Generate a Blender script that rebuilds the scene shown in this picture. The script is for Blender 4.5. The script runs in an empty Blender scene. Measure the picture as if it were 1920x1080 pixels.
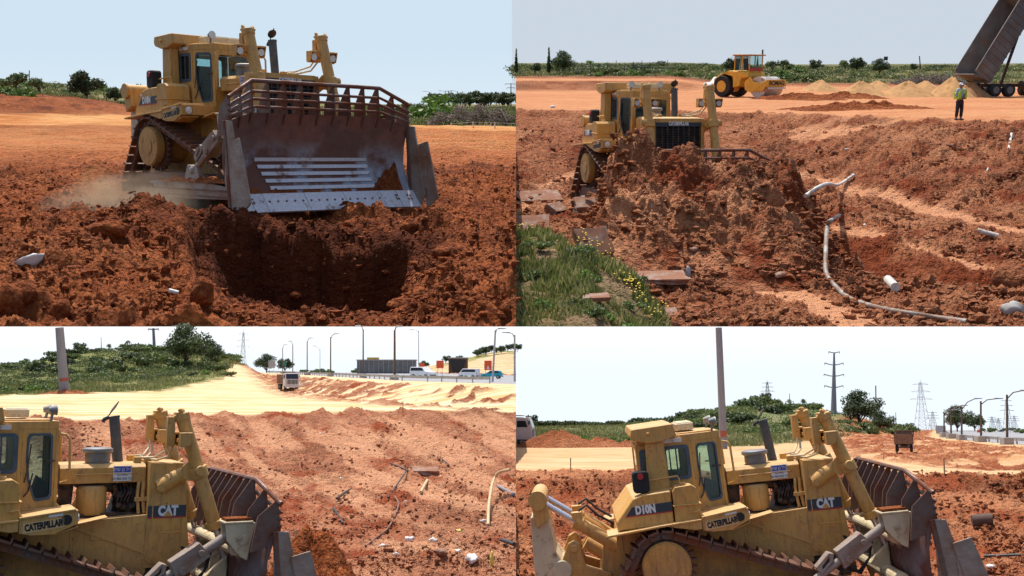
import bpy, bmesh, math, random
import numpy as np
from mathutils import Vector, Matrix
random.seed(7); rng = np.random.default_rng(11)
R = math.radians
sc = bpy.context.scene; col = sc.collection
# ---------------------------------------------------------------- camera, sky, sun, exposure
F = 2000.0
cam = bpy.data.cameras.new('camera'); camo = bpy.data.objects.new('camera', cam); col.objects.link(camo)
cam.sensor_width = 36.0; cam.lens = F/1920*36; cam.clip_start = 0.5; cam.clip_end = 40000
camo.rotation_euler = (R(90), 0, 0); sc.camera = camo
SUN = Vector((-0.15, 0.29, 0.90)).normalized()
el = math.asin(SUN.z); az = math.atan2(SUN.x, SUN.y)
w = bpy.data.worlds.new('World'); sc.world = w; w.use_nodes = True
nt = w.node_tree; bg = nt.nodes['Background']
sk = nt.nodes.new('ShaderNodeTexSky'); sk.sky_type = 'NISHITA'; sk.sun_disc = False
sk.sun_elevation = el; sk.sun_rotation = az; sk.air_density = 1.0; sk.dust_density = 3.0; sk.ozone_density = 1.0
nt.links.new(sk.outputs[0], bg.inputs[0]); bg.inputs[1].default_value = 0.15
sl = bpy.data.lights.new('sun', 'SUN'); sl.energy = 4.2; sl.angle = R(0.6); sl.color = (1, 0.95, 0.87)
so = bpy.data.objects.new('sun', sl); col.objects.link(so); so.rotation_euler = SUN.to_track_quat('Z', 'Y').to_euler()
so.location = (0, 0, 200)
sc.view_settings.view_transform = 'Standard'; sc.view_settings.look = 'None'
sc.view_settings.exposure = 0.2; sc.view_settings.gamma = 1

# ---------------------------------------------------------------- the four sites: each a level tract of land seen from its own rise
class Site:
    def __init__(s, hy, hc, K):
        a = math.atan((540-hy)/F); s.hc = hc; s.K = K; s.hy = hy; s.a = a
        s.R = Matrix.Rotation(a, 4, 'X'); s.Ri = s.R.inverted()
        s.M = Matrix.Scale(K, 4) @ s.R @ Matrix.Translation((0, 0, -hc)); s.h = None
    def ray(s, px, py):
        d = s.Ri @ Vector(((px-960)/F, 1, (540-py)/F)); return d/d.y
    def pt(s, px, py, Y):
        d = s.ray(px, py)*Y; return Vector((d.x, Y, s.hc+d.z))
    def gnd(s, px, py, Ymin=10, Ymax=290):
        d = s.ray(px, py); Ys = np.exp(np.linspace(math.log(Ymin), math.log(Ymax), 1500))
        z = s.hc+d.z*Ys; hh = s.h(d.x*Ys, Ys); k = np.nonzero(hh >= z)[0]
        Y = Ys[k[0]] if len(k) else Ymax
        return Vector((d.x*Y, Y, float(s.h(np.array([d.x*Y]), np.array([Y]))[0])))
    def at(s, px, Y):
        u = (px-960)/F; x = u*Y
        for _ in range(3):
            z = float(s.h(np.array([x]), np.array([Y]))[0]); x = u*(Y*math.cos(s.a)-(z-s.hc)*math.sin(s.a))
        return Vector((x, Y, z))
KT = 30.0
TL = Site(178, 2.8, KT); TR = Site(135, 4.6, KT); BL = Site(690, 5.2, 1.0); BR = Site(795, 4.18, 1.0)

def tag(o, label=None, cat=None, group=None, kind=None):
    if label: o['label'] = label
    if cat: o['category'] = cat
    if group: o['group'] = group
    if kind: o['kind'] = kind
    return o
def empty(name, label, cat, group=None):
    o = bpy.data.objects.new(name, None); o.empty_display_size = .3; col.objects.link(o); return tag(o, label, cat, group)
def setk(o, k):
    o['k'] = float(k)
    for c in o.children: setk(c, k)
def place(o, S, loc, rz=0.0, rx=0.0, ry=0.0, sc_=1.0):
    o.matrix_basis = S.M @ Matrix.Translation(loc) @ Matrix.Rotation(rz, 4, 'Z') @ Matrix.Rotation(ry, 4, 'Y') @ Matrix.Rotation(rx, 4, 'X') @ Matrix.Scale(sc_, 4)
    setk(o, S.K*1.0); return o
def dup(o, parent=None):
    c = o.copy(); col.objects.link(c); c.parent = parent
    for ch in o.children: dup(ch, c)
    return c

# ---------------------------------------------------------------- noise in numpy
def _h(ix, iy, s):
    n = (ix.astype(np.int64)*374761393+iy.astype(np.int64)*668265263+s*974634777) & 0xffffffff
    n = ((n ^ (n >> 13))*1274126177) & 0xffffffff
    return ((n ^ (n >> 16)) & 0xffffff)/16777215.0
def perlin(x, y, s=0):
    ix = np.floor(x); iy = np.floor(y); fx = x-ix; fy = y-iy
    ux = fx*fx*fx*(fx*(fx*6-15)+10); uy = fy*fy*fy*(fy*(fy*6-15)+10); r = []
    for dx, dy in ((0, 0), (1, 0), (0, 1), (1, 1)):
        a = _h(ix+dx, iy+dy, s)*6.2831853; r.append(np.cos(a)*(fx-dx)+np.sin(a)*(fy-dy))
    return ((r[0]*(1-ux)+r[1]*ux)*(1-uy)+(r[2]*(1-ux)+r[3]*ux)*uy)*1.5
def fbm(x, y, s=0, o=4, g=.5):
    t = 0; a = 1
    for i in range(o):
        t = t+a*perlin(x, y, s+i*17); x = x*2.03; y = y*2.03; a *= g
    return t
def clods(x, y, cell, s=0, dens=.8):
    X = x/cell; Y = y/cell; ix = np.floor(X); iy = np.floor(Y); best = np.zeros_like(x)
    for dx in (-1, 0, 1):
        for dy in (-1, 0, 1):
            jx = ix+dx; jy = iy+dy; r = .2+.45*_h(jx, jy, s+5)**2; ok = _h(jx, jy, s+9) < dens
            cx = jx+_h(jx, jy, s+1); cy = jy+_h(jx, jy, s+2); an = .6+.8*_h(jx, jy, s+7)
            d = ((X-cx)**2*an+(Y-cy)**2/an)/(r*r)
            best = np.maximum(best, np.where(ok, np.sqrt(np.clip(1-d, 0, 1))*r, 0))
    return best*cell
def ss(a, b, x):
    t = np.clip((x-a)/(b-a), 0, 1); return t*t*(3-2*t)
def gs(x, c, w_): return np.exp(-((x-c)/w_)**2)
def dpoly(px, py, pts, xs=1.0):
    best = np.full(px.shape, 1e9); tt = np.zeros(px.shape)
    for i in range(len(pts)-1):
        ax, ay = pts[i]; bx, by = pts[i+1]; vx, vy = (bx-ax)*xs, by-ay; L = vx*vx+vy*vy
        t = np.clip(((px-ax)*xs*vx+(py-ay)*vy)/L, 0, 1)
        d = np.hypot((px-ax)*xs-t*vx, py-ay-t*vy); best = np.minimum(best, d)
    return best
def sdpoly(x, y, pts):   # signed distance (+ on the right of the walking direction)
    best = np.full(x.shape, 1e9); sg = np.ones(x.shape)
    for i in range(len(pts)-1):
        ax, ay = pts[i]; bx, by = pts[i+1]; vx, vy = bx-ax, by-ay; L = vx*vx+vy*vy
        t = np.clip(((x-ax)*vx+(y-ay)*vy)/L, 0, 1); d = np.hypot(x-ax-t*vx, y-ay-t*vy)
        c = vx*(y-ay)-vy*(x-ax); m = d < best; best = np.where(m, d, best); sg = np.where(m, np.where(c < 0, 1., -1.), sg)
    return best*sg

# ---------------------------------------------------------------- materials
MATS = {}
def nodes(name):
    m = bpy.data.materials.new(name); m.use_nodes = True; t = m.node_tree; return m, t, t.nodes['Principled BSDF']
def N(t, typ, **kw):
    n = t.nodes.new(typ)
    for k, v in kw.items():
        if k[0] == 'i' and k[1:].isdigit(): n.inputs[int(k[1:])].default_value = v
        else: setattr(n, k, v)
    return n
def noise(t, vec, scale, detail=4, rough=.55):
    n = N(t, 'ShaderNodeTexNoise'); n.inputs['Scale'].default_value = scale; n.inputs['Detail'].default_value = detail
    n.inputs['Roughness'].default_value = rough
    if vec: t.links.new(vec, n.inputs['Vector'])
    return n.outputs[0]
def ramp(t, fac, stops):
    n = N(t, 'ShaderNodeValToRGB'); e = n.color_ramp.elements
    while len(e) < len(stops): e.new(.5)
    for i, (p, c) in enumerate(stops):
        e[i].position = p; e[i].color = (c, c, c, 1) if isinstance(c, (int, float)) else (*c, 1)
    t.links.new(fac, n.inputs[0]); return n.outputs[0]
def mix(t, fac, a, b, mode='MIX'):
    n = N(t, 'ShaderNodeMix', data_type='RGBA', blend_type=mode)
    for s, v in ((n.inputs[0], fac), (n.inputs[6], a), (n.inputs[7], b)):
        if isinstance(v, bpy.types.NodeSocket): t.links.new(v, s)
        elif isinstance(v, (int, float)): s.default_value = v
        else: s.default_value = (*v, 1)
    return n.outputs[2]
def math_(t, op, a, b=None):
    n = N(t, 'ShaderNodeMath', operation=op)
    for s, v in ((n.inputs[0], a), (n.inputs[1], b)):
        if v is None: continue
        if isinstance(v, bpy.types.NodeSocket): t.links.new(v, s)
        else: s.default_value = v
    return n.outputs[0]
def attr(t, name, typ='GEOMETRY'):
    n = N(t, 'ShaderNodeAttribute', attribute_type=typ, attribute_name=name); return n.outputs['Fac']
def bump(t, b, h, dist, strength=1.0):
    n = N(t, 'ShaderNodeBump'); n.inputs['Strength'].default_value = strength
    t.links.new(h, n.inputs['Height'])
    t.links.new(math_(t, 'MULTIPLY', math_(t, 'MAXIMUM', attr(t, 'k', 'OBJECT'), 1.0), dist), n.inputs['Distance'])
    t.links.new(n.outputs[0], b.inputs['Normal'])
def objc(t): return N(t, 'ShaderNodeTexCoord').outputs['Object']
def scaled(t, vec, s):
    n = N(t, 'ShaderNodeMapping'); n.inputs['Scale'].default_value = s; t.links.new(vec, n.inputs[0]); return n.outputs[0]
def mat_plain(name, c, rough=.6, metal=0, var=.25, vs=3.0, dirt=None, da=.0):
    if name in MATS: return MATS[name]
    m, t, b = nodes(name); v = objc(t)
    n1 = noise(t, v, vs, 5); c2 = tuple(x*(1-var) for x in c); c3 = tuple(min(1, x*(1+var)) for x in c)
    cc = ramp(t, n1, [(.3, c2), (.7, c3)])
    if dirt:
        n2 = noise(t, v, vs*1.7, 6, .65); f = ramp(t, n2, [(.62-da*.4, 0.0), (.74-da*.3, 1.0)]); cc = mix(t, f, cc, dirt)
    t.links.new(cc, b.inputs['Base Color']); b.inputs['Roughness'].default_value = rough; b.inputs['Metallic'].default_value = metal
    MATS[name] = m; return m
DIRT = (.26, .085, .032)
def mat_paint(name='machine_yellow_paint', c=(.66, .34, .065), dusty=(.57, .34, .13)):
    if name in MATS: return MATS[name]
    m, t, b = nodes(name); v = objc(t)
    n1 = noise(t, v, 1.3, 6, .6); n2 = noise(t, scaled(t, v, (5, 5, 1.2)), 2.2, 5, .7); n3 = noise(t, v, 14, 4, .7)
    cc = mix(t, ramp(t, n1, [(.35, 0.0), (.68, .75)]), c, dusty)
    cc = mix(t, ramp(t, n2, [(.48, 0.0), (.74, .62)]), cc, (.24, .125, .045)); cc = mix(t, ramp(t, noise(t, scaled(t, v, (9, 9, .8)), 1.6, 4, .7), [(.58, 0.0), (.70, .5)]), cc, (.17, .085, .035))
    cc = mix(t, ramp(t, n3, [(.62, 0.0), (.70, .85)]), cc, (.11, .055, .03))
    zz = N(t, 'ShaderNodeSeparateXYZ'); t.links.new(v, zz.inputs[0])
    low = math_(t, 'MULTIPLY', ramp(t, math_(t, 'MULTIPLY', zz.outputs[2], .4), [(.25, 1.0), (.9, 0.0)]), ramp(t, noise(t, v, 2.6, 6, .7), [(.35, 0.0), (.62, .9)]))
    cc = mix(t, low, cc, (.25, .12, .055))
    gn = N(t, 'ShaderNodeNewGeometry'); nz = N(t, 'ShaderNodeSeparateXYZ'); t.links.new(gn.outputs['Normal'], nz.inputs[0])
    cc = mix(t, math_(t, 'MULTIPLY', ramp(t, nz.outputs[2], [(.6, 0.0), (.92, .7)]), ramp(t, n1, [(.3, .35), (.6, .9)])), cc, (.60, .42, .22))
    t.links.new(cc, b.inputs['Base Color']); t.links.new(ramp(t, n1, [(.3, .42), (.7, .75)]), b.inputs['Roughness'])
    bump(t, b, n3, .004, .5); MATS[name] = m; return m
def mat_steel(name, c, rust, lo=.45, hi=.62, rough=.45, metal=.3, sc1=1.8):
    if name in MATS: return MATS[name]
    m, t, b = nodes(name); v = objc(t)
    n1 = noise(t, v, sc1, 8, .65); n2 = noise(t, scaled(t, v, (1, 4, 4)), 5, 4, .7)
    cc = mix(t, ramp(t, n2, [(.3, 0.0), (.7, 1.0)]), tuple(x*.8 for x in c), tuple(x*1.15 for x in c))
    f = ramp(t, n1, [(lo, 0.0), (hi, 1.0)]); cc = mix(t, f, cc, rust)
    t.links.new(cc, b.inputs['Base Color']); b.inputs['Metallic'].default_value = metal
    t.links.new(mix(t, f, (rough,)*3, (.9,)*3), b.inputs['Roughness']); bump(t, b, n1, .008, .6); MATS[name] = m; return m
def mat_glass(name='tinted_glass', c=(.80, .95, .95), alpha=.45):
    if name in MATS: return MATS[name]
    m, t, b = nodes(name); out = t.nodes['Material Output']; tr = N(t, 'ShaderNodeBsdfTransparent'); tr.inputs[0].default_value = (*c, 1)
    gl = N(t, 'ShaderNodeBsdfGlossy'); gl.inputs['Roughness'].default_value = .05; gl.inputs[0].default_value = (.9, .95, 1, 1)
    df = N(t, 'ShaderNodeBsdfDiffuse'); df.inputs[0].default_value = (.16, .2, .22, 1)
    m1 = N(t, 'ShaderNodeMixShader', i0=.08); m2 = N(t, 'ShaderNodeMixShader'); fr = N(t, 'ShaderNodeFresnel')
    t.links.new(fr.outputs[0], m2.inputs[0])
    t.links.new(tr.outputs[0], m1.inputs[1]); t.links.new(df.outputs[0], m1.inputs[2]); t.links.new(m1.outputs[0], m2.inputs[1]); t.links.new(gl.outputs[0], m2.inputs[2])
    t.links.new(m2.outputs[0], out.inputs[0]); MATS[name] = m; return m
def mat_leaf(name, c1, c2, dry=None):
    if name in MATS: return MATS[name]
    m, t, b = nodes(name); g = N(t, 'ShaderNodeNewGeometry'); r = g.outputs['Random Per Island']
    oi = N(t, 'ShaderNodeObjectInfo'); st = [(0.0, c1), (.75, c2)]
    if dry: st.append((1.0, dry))
    cc = ramp(t, r, st); cc = mix(t, ramp(t, noise(t, objc(t), .8, 3), [(.35, 0.0), (.65, .5)]), cc, tuple(x*.55 for x in c1))
    hs = N(t, 'ShaderNodeHueSaturation'); t.links.new(cc, hs.inputs['Color'])
    t.links.new(math_(t, 'ADD', math_(t, 'MULTIPLY', oi.outputs['Random'], .5), .75), hs.inputs['Value']); t.links.new(hs.outputs[0], b.inputs['Base Color'])
    b.inputs['Roughness'].default_value = .6
    out = t.nodes['Material Output']; tl = N(t, 'ShaderNodeBsdfTranslucent'); t.links.new(hs.outputs[0], tl.inputs[0]); mx = N(t, 'ShaderNodeMixShader', i0=.25)
    t.links.new(b.outputs[0], mx.inputs[1]); t.links.new(tl.outputs[0], mx.inputs[2]); t.links.new(mx.outputs[0], out.inputs[0])
    MATS[name] = m; return m
def mat_earth(name, dark, mid, light, sand, sand2, fresh, g1=(.10, .13, .035), g2=(.24, .23, .10), asphalt=(.2, .2, .2)):
    m, t, b = nodes(name); v = objc(t)
    n1 = noise(t, v, .22, 8, .6); n2 = noise(t, v, 2.3, 8, .7); n3 = noise(t, v, 11, 6, .75)
    cc = ramp(t, n1, [(.3, dark), (.5, mid), (.72, light)])
    cc = mix(t, ramp(t, n2, [(.34, .62), (.60, 0.0)]), cc, dark)
    cc = mix(t, ramp(t, n3, [(.48, 0.0), (.68, .7)]), cc, light); cc = mix(t, ramp(t, n3, [(.34, .5), (.46, 0.0)]), cc, dark)
    cc = mix(t, attr(t, 'fresh'), cc, mix(t, ramp(t, n2, [(.35, 0.0), (.65, 1.0)]), tuple(x*.6 for x in fresh), fresh))  # fresh: newly dug earth, plus painted shade in the upper left pit
    ns = noise(t, scaled(t, v, (.12, 1.5, 1)), 1.0, 9, .65); ns2 = noise(t, scaled(t, v, (.5, 6, 1)), 1.0, 5, .7)
    sc2 = mix(t, ramp(t, ns, [(.42, 0.0), (.58, 1.0)]), sand, sand2); sc2 = mix(t, ramp(t, ns2, [(.50, 0.0), (.72, .6)]), sc2, mid); sc2 = mix(t, ramp(t, noise(t, scaled(t, v, (.25, 9, 1)), 1.3, 4, .7), [(.56, 0.0), (.66, .4)]), sc2, tuple(x*.6 for x in sand))
    dr = mix(t, ramp(t, n2, [(.3, 0.0), (.7, 1.0)]), light, tuple(min(1, x*1.35) for x in light))
    cc = mix(t, attr(t, 'dry'), cc, dr); cc = mix(t, attr(t, 'sand'), cc, sc2)
    gr = mix(t, ramp(t, noise(t, scaled(t, v, (.25, .6, 1)), .5, 8, .7), [(.4, 0.0), (.6, 1.0)]), g1, g2)
    gr = mix(t, ramp(t, noise(t, v, 3, 5, .7), [(.55, 0.0), (.7, .6)]), gr, tuple(x*.5 for x in g1))
    cc = mix(t, attr(t, 'grass'), cc, gr)
    cc = mix(t, attr(t, 'road'), cc, mix(t, ramp(t, n2, [(.3, 0.0), (.7, 1.0)]), tuple(x*.85 for x in asphalt), asphalt))
    t.links.new(cc, b.inputs['Base Color']); b.inputs['Roughness'].default_value = .95; b.inputs['Specular IOR Level'].default_value = .15
    vr = N(t, 'ShaderNodeTexVoronoi'); vr.inputs['Scale'].default_value = 6.5; t.links.new(mix(t, .12, v, N(t, 'ShaderNodeTexNoise').outputs[1]), vr.inputs['Vector'])
    vr2 = N(t, 'ShaderNodeTexVoronoi'); vr2.inputs['Scale'].default_value = 17; t.links.new(v, vr2.inputs['Vector'])
    flat = math_(t, 'SUBTRACT', 1.0, math_(t, 'MULTIPLY', math_(t, 'ADD', attr(t, 'sand'), attr(t, 'road')), .8))
    hh = math_(t, 'SUBTRACT', math_(t, 'ADD', math_(t, 'MULTIPLY', n3, .5), n2), math_(t, 'ADD', math_(t, 'MULTIPLY', vr.outputs[0], .9), math_(t, 'MULTIPLY', vr2.outputs[0], .45)))
    bump(t, b, math_(t, 'MULTIPLY', hh, flat), .13, 1.0)
    return m

# ---------------------------------------------------------------- mesh builder
class MB:
    def __init__(s): s.bm = bmesh.new()
    def face(s, pts):
        try: return s.bm.faces.new([s.bm.verts.new(p) for p in pts])
        except Exception: return None
    def box(s, x0, x1, y0, y1, z0, z1, M=None):
        return s.prism([(x0, z0), (x1, z0), (x1, z1), (x0, z1)], y0, y1, M)
    def prism(s, prof, y0, y1, M=None, ax='y'):
        def P(a, b, c): return {'y': (a, c, b), 'x': (c, a, b), 'z': (a, b, c)}[ax]
        A = [s.bm.verts.new((M @ Vector(P(a, b, y0))) if M else P(a, b, y0)) for a, b in prof]
        B = [s.bm.verts.new((M @ Vector(P(a, b, y1))) if M else P(a, b, y1)) for a, b in prof]
        n = len(prof); s.bm.faces.new(A); s.bm.faces.new(B[::-1])
        for i in range(n): s.bm.faces.new((A[i], B[i], B[(i+1) % n], A[(i+1) % n]))
        return s
    def loft(s, secs, cap=True):
        rows = [[s.bm.verts.new(p) for p in q] for q in secs]; n = len(rows[0])
        for a, b in zip(rows, rows[1:]):
            for i in range(n): s.bm.faces.new((a[i], a[(i+1) % n], b[(i+1) % n], b[i]))
        if cap: s.bm.faces.new(rows[0][::-1]); s.bm.faces.new(rows[-1])
        return s
    def tube(s, pts, r, n=8, cap=True):
        pts = [Vector(p) for p in pts]; rs = r if isinstance(r, (list, tuple)) else [r]*len(pts); secs = []
        up = None
        for i, p in enumerate(pts):
            d = (pts[min(i+1, len(pts)-1)]-pts[max(i-1, 0)]).normalized()
            if up is None: up = Vector((0, 0, 1)) if abs(d.z) < .9 else Vector((0, 1, 0))
            a = d.cross(up)
            if a.length < 1e-4: a = d.cross(Vector((1, 0, .1)))
            a.normalize(); b = a.cross(d).normalized(); up = b
            secs.append([p+(a*math.cos(2*math.pi*k/n)+b*math.sin(2*math.pi*k/n))*rs[i] for k in range(n)])
        return s.loft(secs, cap)
    def cyl(s, p, q, r, r2=None, n=20): return s.tube([p, q], [r, r if r2 is None else r2], n)
    def lathe(s, prof, c=(0, 0, 0), n=24, M=None):
        M = M or Matrix.Translation(c)
        return s.loft([[M @ Vector((r*math.cos(2*math.pi*k/n), r*math.sin(2*math.pi*k/n), z)) for k in range(n)] for r, z in prof])
    def ball(s, c, r, sub=2, M=None):
        r = r if isinstance(r, (tuple, list)) else (r, r, r)
        bmesh.ops.create_icosphere(s.bm, subdivisions=sub, radius=1, matrix=(M or Matrix()) @ Matrix.Translation(c) @ Matrix.Diagonal((*r, 1))); return s
    def panel(s, outer, holes, M, th):
        vs = []; es = []
        for lp in [outer]+holes:
            v = [s.bm.verts.new((p[0], p[1], 0)) for p in lp]; vs += v
            es += [s.bm.edges.new((v[i], v[(i+1) % len(v)])) for i in range(len(v))]
        r = bmesh.ops.triangle_fill(s.bm, use_beauty=True, use_dissolve=False, edges=es)
        fs = [g for g in r['geom'] if isinstance(g, bmesh.types.BMFace)]
        e = bmesh.ops.extrude_face_region(s.bm, geom=fs); nv = [g for g in e['geom'] if isinstance(g, bmesh.types.BMVert)]
        for v in nv: v.co.z += th
        for v in vs+nv: v.co = M @ v.co
        return s
    def merge(s, me, M):
        n0 = len(s.bm.verts); s.bm.from_mesh(me); s.bm.verts.ensure_lookup_table()
        for v in s.bm.verts[n0:]: v.co = M @ v.co
        return s
    def obj(s, name, mat, parent=None, smooth=None, bevel=0.0, seg=1, fixn=True):
        if fixn: bmesh.ops.recalc_face_normals(s.bm, faces=s.bm.faces)
        me = bpy.data.meshes.new(name); s.bm.to_mesh(me); s.bm.free()
        if smooth is not None:
            me.polygons.foreach_set('use_smooth', [True]*len(me.polygons)); me.set_sharp_from_angle(angle=R(smooth))
        if isinstance(mat, (list, tuple)):
            for m in mat: me.materials.append(m)
        else: me.materials.append(mat)
        o = bpy.data.objects.new(name, me); col.objects.link(o); o.parent = parent
        if bevel:
            bv = o.modifiers.new('bevel', 'BEVEL'); bv.width = bevel; bv.segments = seg; bv.limit_method = 'ANGLE'; bv.angle_limit = R(40)
        return o
def mesh_np(name, verts, faces, mat, smooth=True, attrs=None):
    me = bpy.data.meshes.new(name); nv = len(verts); nf = len(faces); k = faces.shape[1]
    me.vertices.add(nv); me.vertices.foreach_set('co', verts.astype(np.float32).ravel())
    me.loops.add(nf*k); me.loops.foreach_set('vertex_index', faces.astype(np.int32).ravel())
    me.polygons.add(nf); me.polygons.foreach_set('loop_start', np.arange(0, nf*k, k, dtype=np.int32)); me.update(calc_edges=True)
    me.polygons.foreach_set('use_smooth', np.full(nf, smooth))
    for a, vals in (attrs or {}).items():
        at = me.attributes.new(a, 'FLOAT', 'POINT'); at.data.foreach_set('value', vals.astype(np.float32).ravel())
    me.materials.append(mat); o = bpy.data.objects.new(name, me); col.objects.link(o); return o
def text_mesh(s, size, bold=.0, xs=1.0, ext=.003):
    cu = bpy.data.curves.new('lettering', 'FONT'); cu.body = s; cu.size = size; cu.extrude = ext; cu.offset = bold; cu.align_x = 'CENTER'; cu.align_y = 'CENTER'; cu.resolution_u = 3
    o = bpy.data.objects.new('lettering', cu); me = bpy.data.meshes.new_from_object(o); bpy.data.objects.remove(o)
    me.transform(Matrix.Diagonal((xs, 1, 1, 1))); return me
XZ = Matrix.Rotation(R(90), 4, 'X')      # text plane -> faces -y
def side(x, y, z, ry=0): return Matrix.Translation((x, y, z)) @ Matrix.Rotation(ry, 4, 'Y') @ XZ

# ---------------------------------------------------------------- terrain of the four sites
def terrain(name, S, px0, px1, Y0, Y1, nu, nv, detail, zones, mat):
    u = (np.linspace(px0, px1, nu)-960)/F; Y = np.exp(np.linspace(math.log(Y0), math.log(Y1), nv))
    U, YY = np.meshgrid(u, Y); ca, sa = math.cos(S.a), math.sin(S.a); X = U*YY
    for _ in range(2): X = U*(YY*ca-(S.h(X, YY)-S.hc)*sa)
    z0 = S.h(X, YY); ym = YY*ca-(z0-S.hc)*sa; PX = 960+F*X/ym; PY = 540-F*(YY*sa+(z0-S.hc)*ca)/ym
    zn = zones(X, YY, PX, PY, z0); Z = z0+detail(X, YY, PX, PY, zn); S.grid = (X, YY, Z)
    V = np.stack([X, YY, Z], -1).reshape(-1, 3); i = np.arange(nu*nv).reshape(nv, nu)
    f = np.stack([i[:-1, :-1], i[:-1, 1:], i[1:, 1:], i[1:, :-1]], -1).reshape(-1, 4)
    ux = X[0]/YY[0]; yl = YY[:, 0]; S.h0 = S.h
    def grid_h(x, y, h0=S.h):
        x = np.asarray(x, float); y = np.asarray(y, float); ci = np.searchsorted(ux, x/np.maximum(y, .1)); ri = np.searchsorted(yl, y); ok = (ci > 0) & (ci < nu-1) & (ri > 0) & (ri < nv-1)
        return np.where(ok, Z[np.clip(ri, 0, nv-1), np.clip(ci, 0, nu-1)], h0(x, y))
    S.h = grid_h
    o = mesh_np(name, V, f, mat, True, zn); o['kind'] = 'structure'; place(o, S, (0, 0, 0)); return o
I = np.interp
def hTL(x, Y):
    px = 960+F*x/np.maximum(Y, 1)
    z = I(px, [-200, 0, 205, 330, 460, 640], [3.3, 3.1, 2.1, .9, .25, 0])*ss(84, 112, Y)+ss(114, 160, Y)*I(px, [0, 300, 640], [1.9, 1.6, 0])
    z = z+.55*gs(px, 330, 190)*gs(Y, 20.6, 1.5)+.25*gs(px, 40, 160)*gs(Y, 17, 2.5)
    wv = .35*fbm(px*.011, Y*0+2.3, 61, 4)
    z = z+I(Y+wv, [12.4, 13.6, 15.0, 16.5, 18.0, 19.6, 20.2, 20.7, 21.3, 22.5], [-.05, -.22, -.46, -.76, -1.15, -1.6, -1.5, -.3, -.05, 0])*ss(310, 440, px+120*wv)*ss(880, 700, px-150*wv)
    return z+.12*fbm(x*.16, Y*.16, 3, 3)*ss(110, 60, Y)
TL.h = hTL
def hTR(x, Y):
    px = 960+F*x/np.maximum(Y, 1); Ye = I(px, [900, 1180, 1450, 1700, 1920, 2050], [64, 61, 57, 52, 50.5, 50])+1.0*fbm(x*.12, Y*0+3, 4, 3)
    pl = 2.2+.014*(Y-51); d = Y-Ye
    z = I(d, [-24, -18, -12, -6, -1, 1], [0, .12, .55, 1.3, 1.95, 2.2])+np.where(d > 0, pl-2.2, 0)
    z = z+ss(1390, 1240, px)*ss(99, 105, Y)*.8
    z = z+ss(128, 160, Y)*I(px, [900, 1300, 1920], [.3, .6, 1.1])
    z = z+.9*ss(1270, 1080, px)*ss(29, 24, Y)-.55*gs(px, 1560+(26-Y)*60, 90)*gs(Y, 25.6, 1.9)
    z = z+.5*gs(px, 1500, 120)*gs(Y, 24.5, 1.2)*0
    tr = dpoly(x, Y, [((1560-960)/F*29, 29.5), ((1700-960)/F*25.5, 25.8), ((1860-960)/F*23.6, 23.8)]); z = z-.75*gs(tr, 0, .95)
    return z+.1*fbm(x*.2, Y*.2, 8, 3)*ss(100, 50, Y)
TR.h = hTR
RL = [(8, 70), (2.0, 75), (-.6, 80), (-10.6, 100), (-25.5, 150), (-46, 218), (-72, 300)]
def hBL(x, Y):
    px = 960+F*x/np.maximum(Y, 1); Ye = I(px, [-100, 100, 400, 700, 966], [50, 52, 58, 63, 67])+.8*fbm(x*.15, Y*0+1, 21, 3); d = Y-Ye
    z = I(d, [-34, -22, -12, -5, -1, .5], [0, .12, .75, 1.7, 2.45, 2.6])
    sd = sdpoly(x, Y, RL[::-1]); rd = ss(-9, -.8, -sd)*ss(66, 78, Y)
    hill = ss(108, 150, Y)*.5+5.2*np.exp(-(np.maximum(0, np.abs(Y-192)-6)/34)**2)*I(px, [-80, 0, 70, 130, 250, 320, 400, 460, 500, 560], [.25, .38, .55, .85, 1., .9, .72, .45, .18, 0])
    z = z+hill*(1-rd); z = z*(1-rd)+4.0*rd
    far = ss(200, 285, Y)*ss(480, 700, px)*(1.2+4.6*ss(760, 966, px)); z = z+far*ss(-26, -40, sd)
    return z+.08*fbm(x*.2, Y*.2, 31, 3)*ss(90, 40, Y)
BL.h = hBL
RR = [(33, 62), (36, 72), (38.5, 83), (42.6, 102), (52, 129), (84, 210), (120, 300)]
def hBR(x, Y):
    px = 960+F*x/np.maximum(Y, 1); Ye = I(px, [960, 1200, 1700, 1930], [46, 45, 43, 40.5])+.8*fbm(x*.15, Y*0+5, 41, 3); d = Y-Ye
    z = I(d, [-14, -9, -5, -1.5, .5], [0, .25, 1.0, 1.95, 2.2])-.5*ss(1640, 1850, px)*ss(42, 60, Y)
    sd = sdpoly(x, Y, RR); rd = ss(-15, -.8, sd)*ss(55, 63, Y)
    hill = ss(92, 125, Y)*.5+4.9*np.exp(-(np.maximum(0, np.abs(Y-190)-6)/36)**2)*I(px, [960, 1150, 1250, 1330, 1420, 1500, 1600, 1660, 1700, 1740], [.18, .22, .32, .6, 1., .85, .55, .45, .3, 0])
    z = z+hill*(1-rd); z = z*(1-rd)+2.62*rd
    return z+.08*fbm(x*.2, Y*.2, 51, 3)*ss(80, 35, Y)
BR.h = hBR

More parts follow.
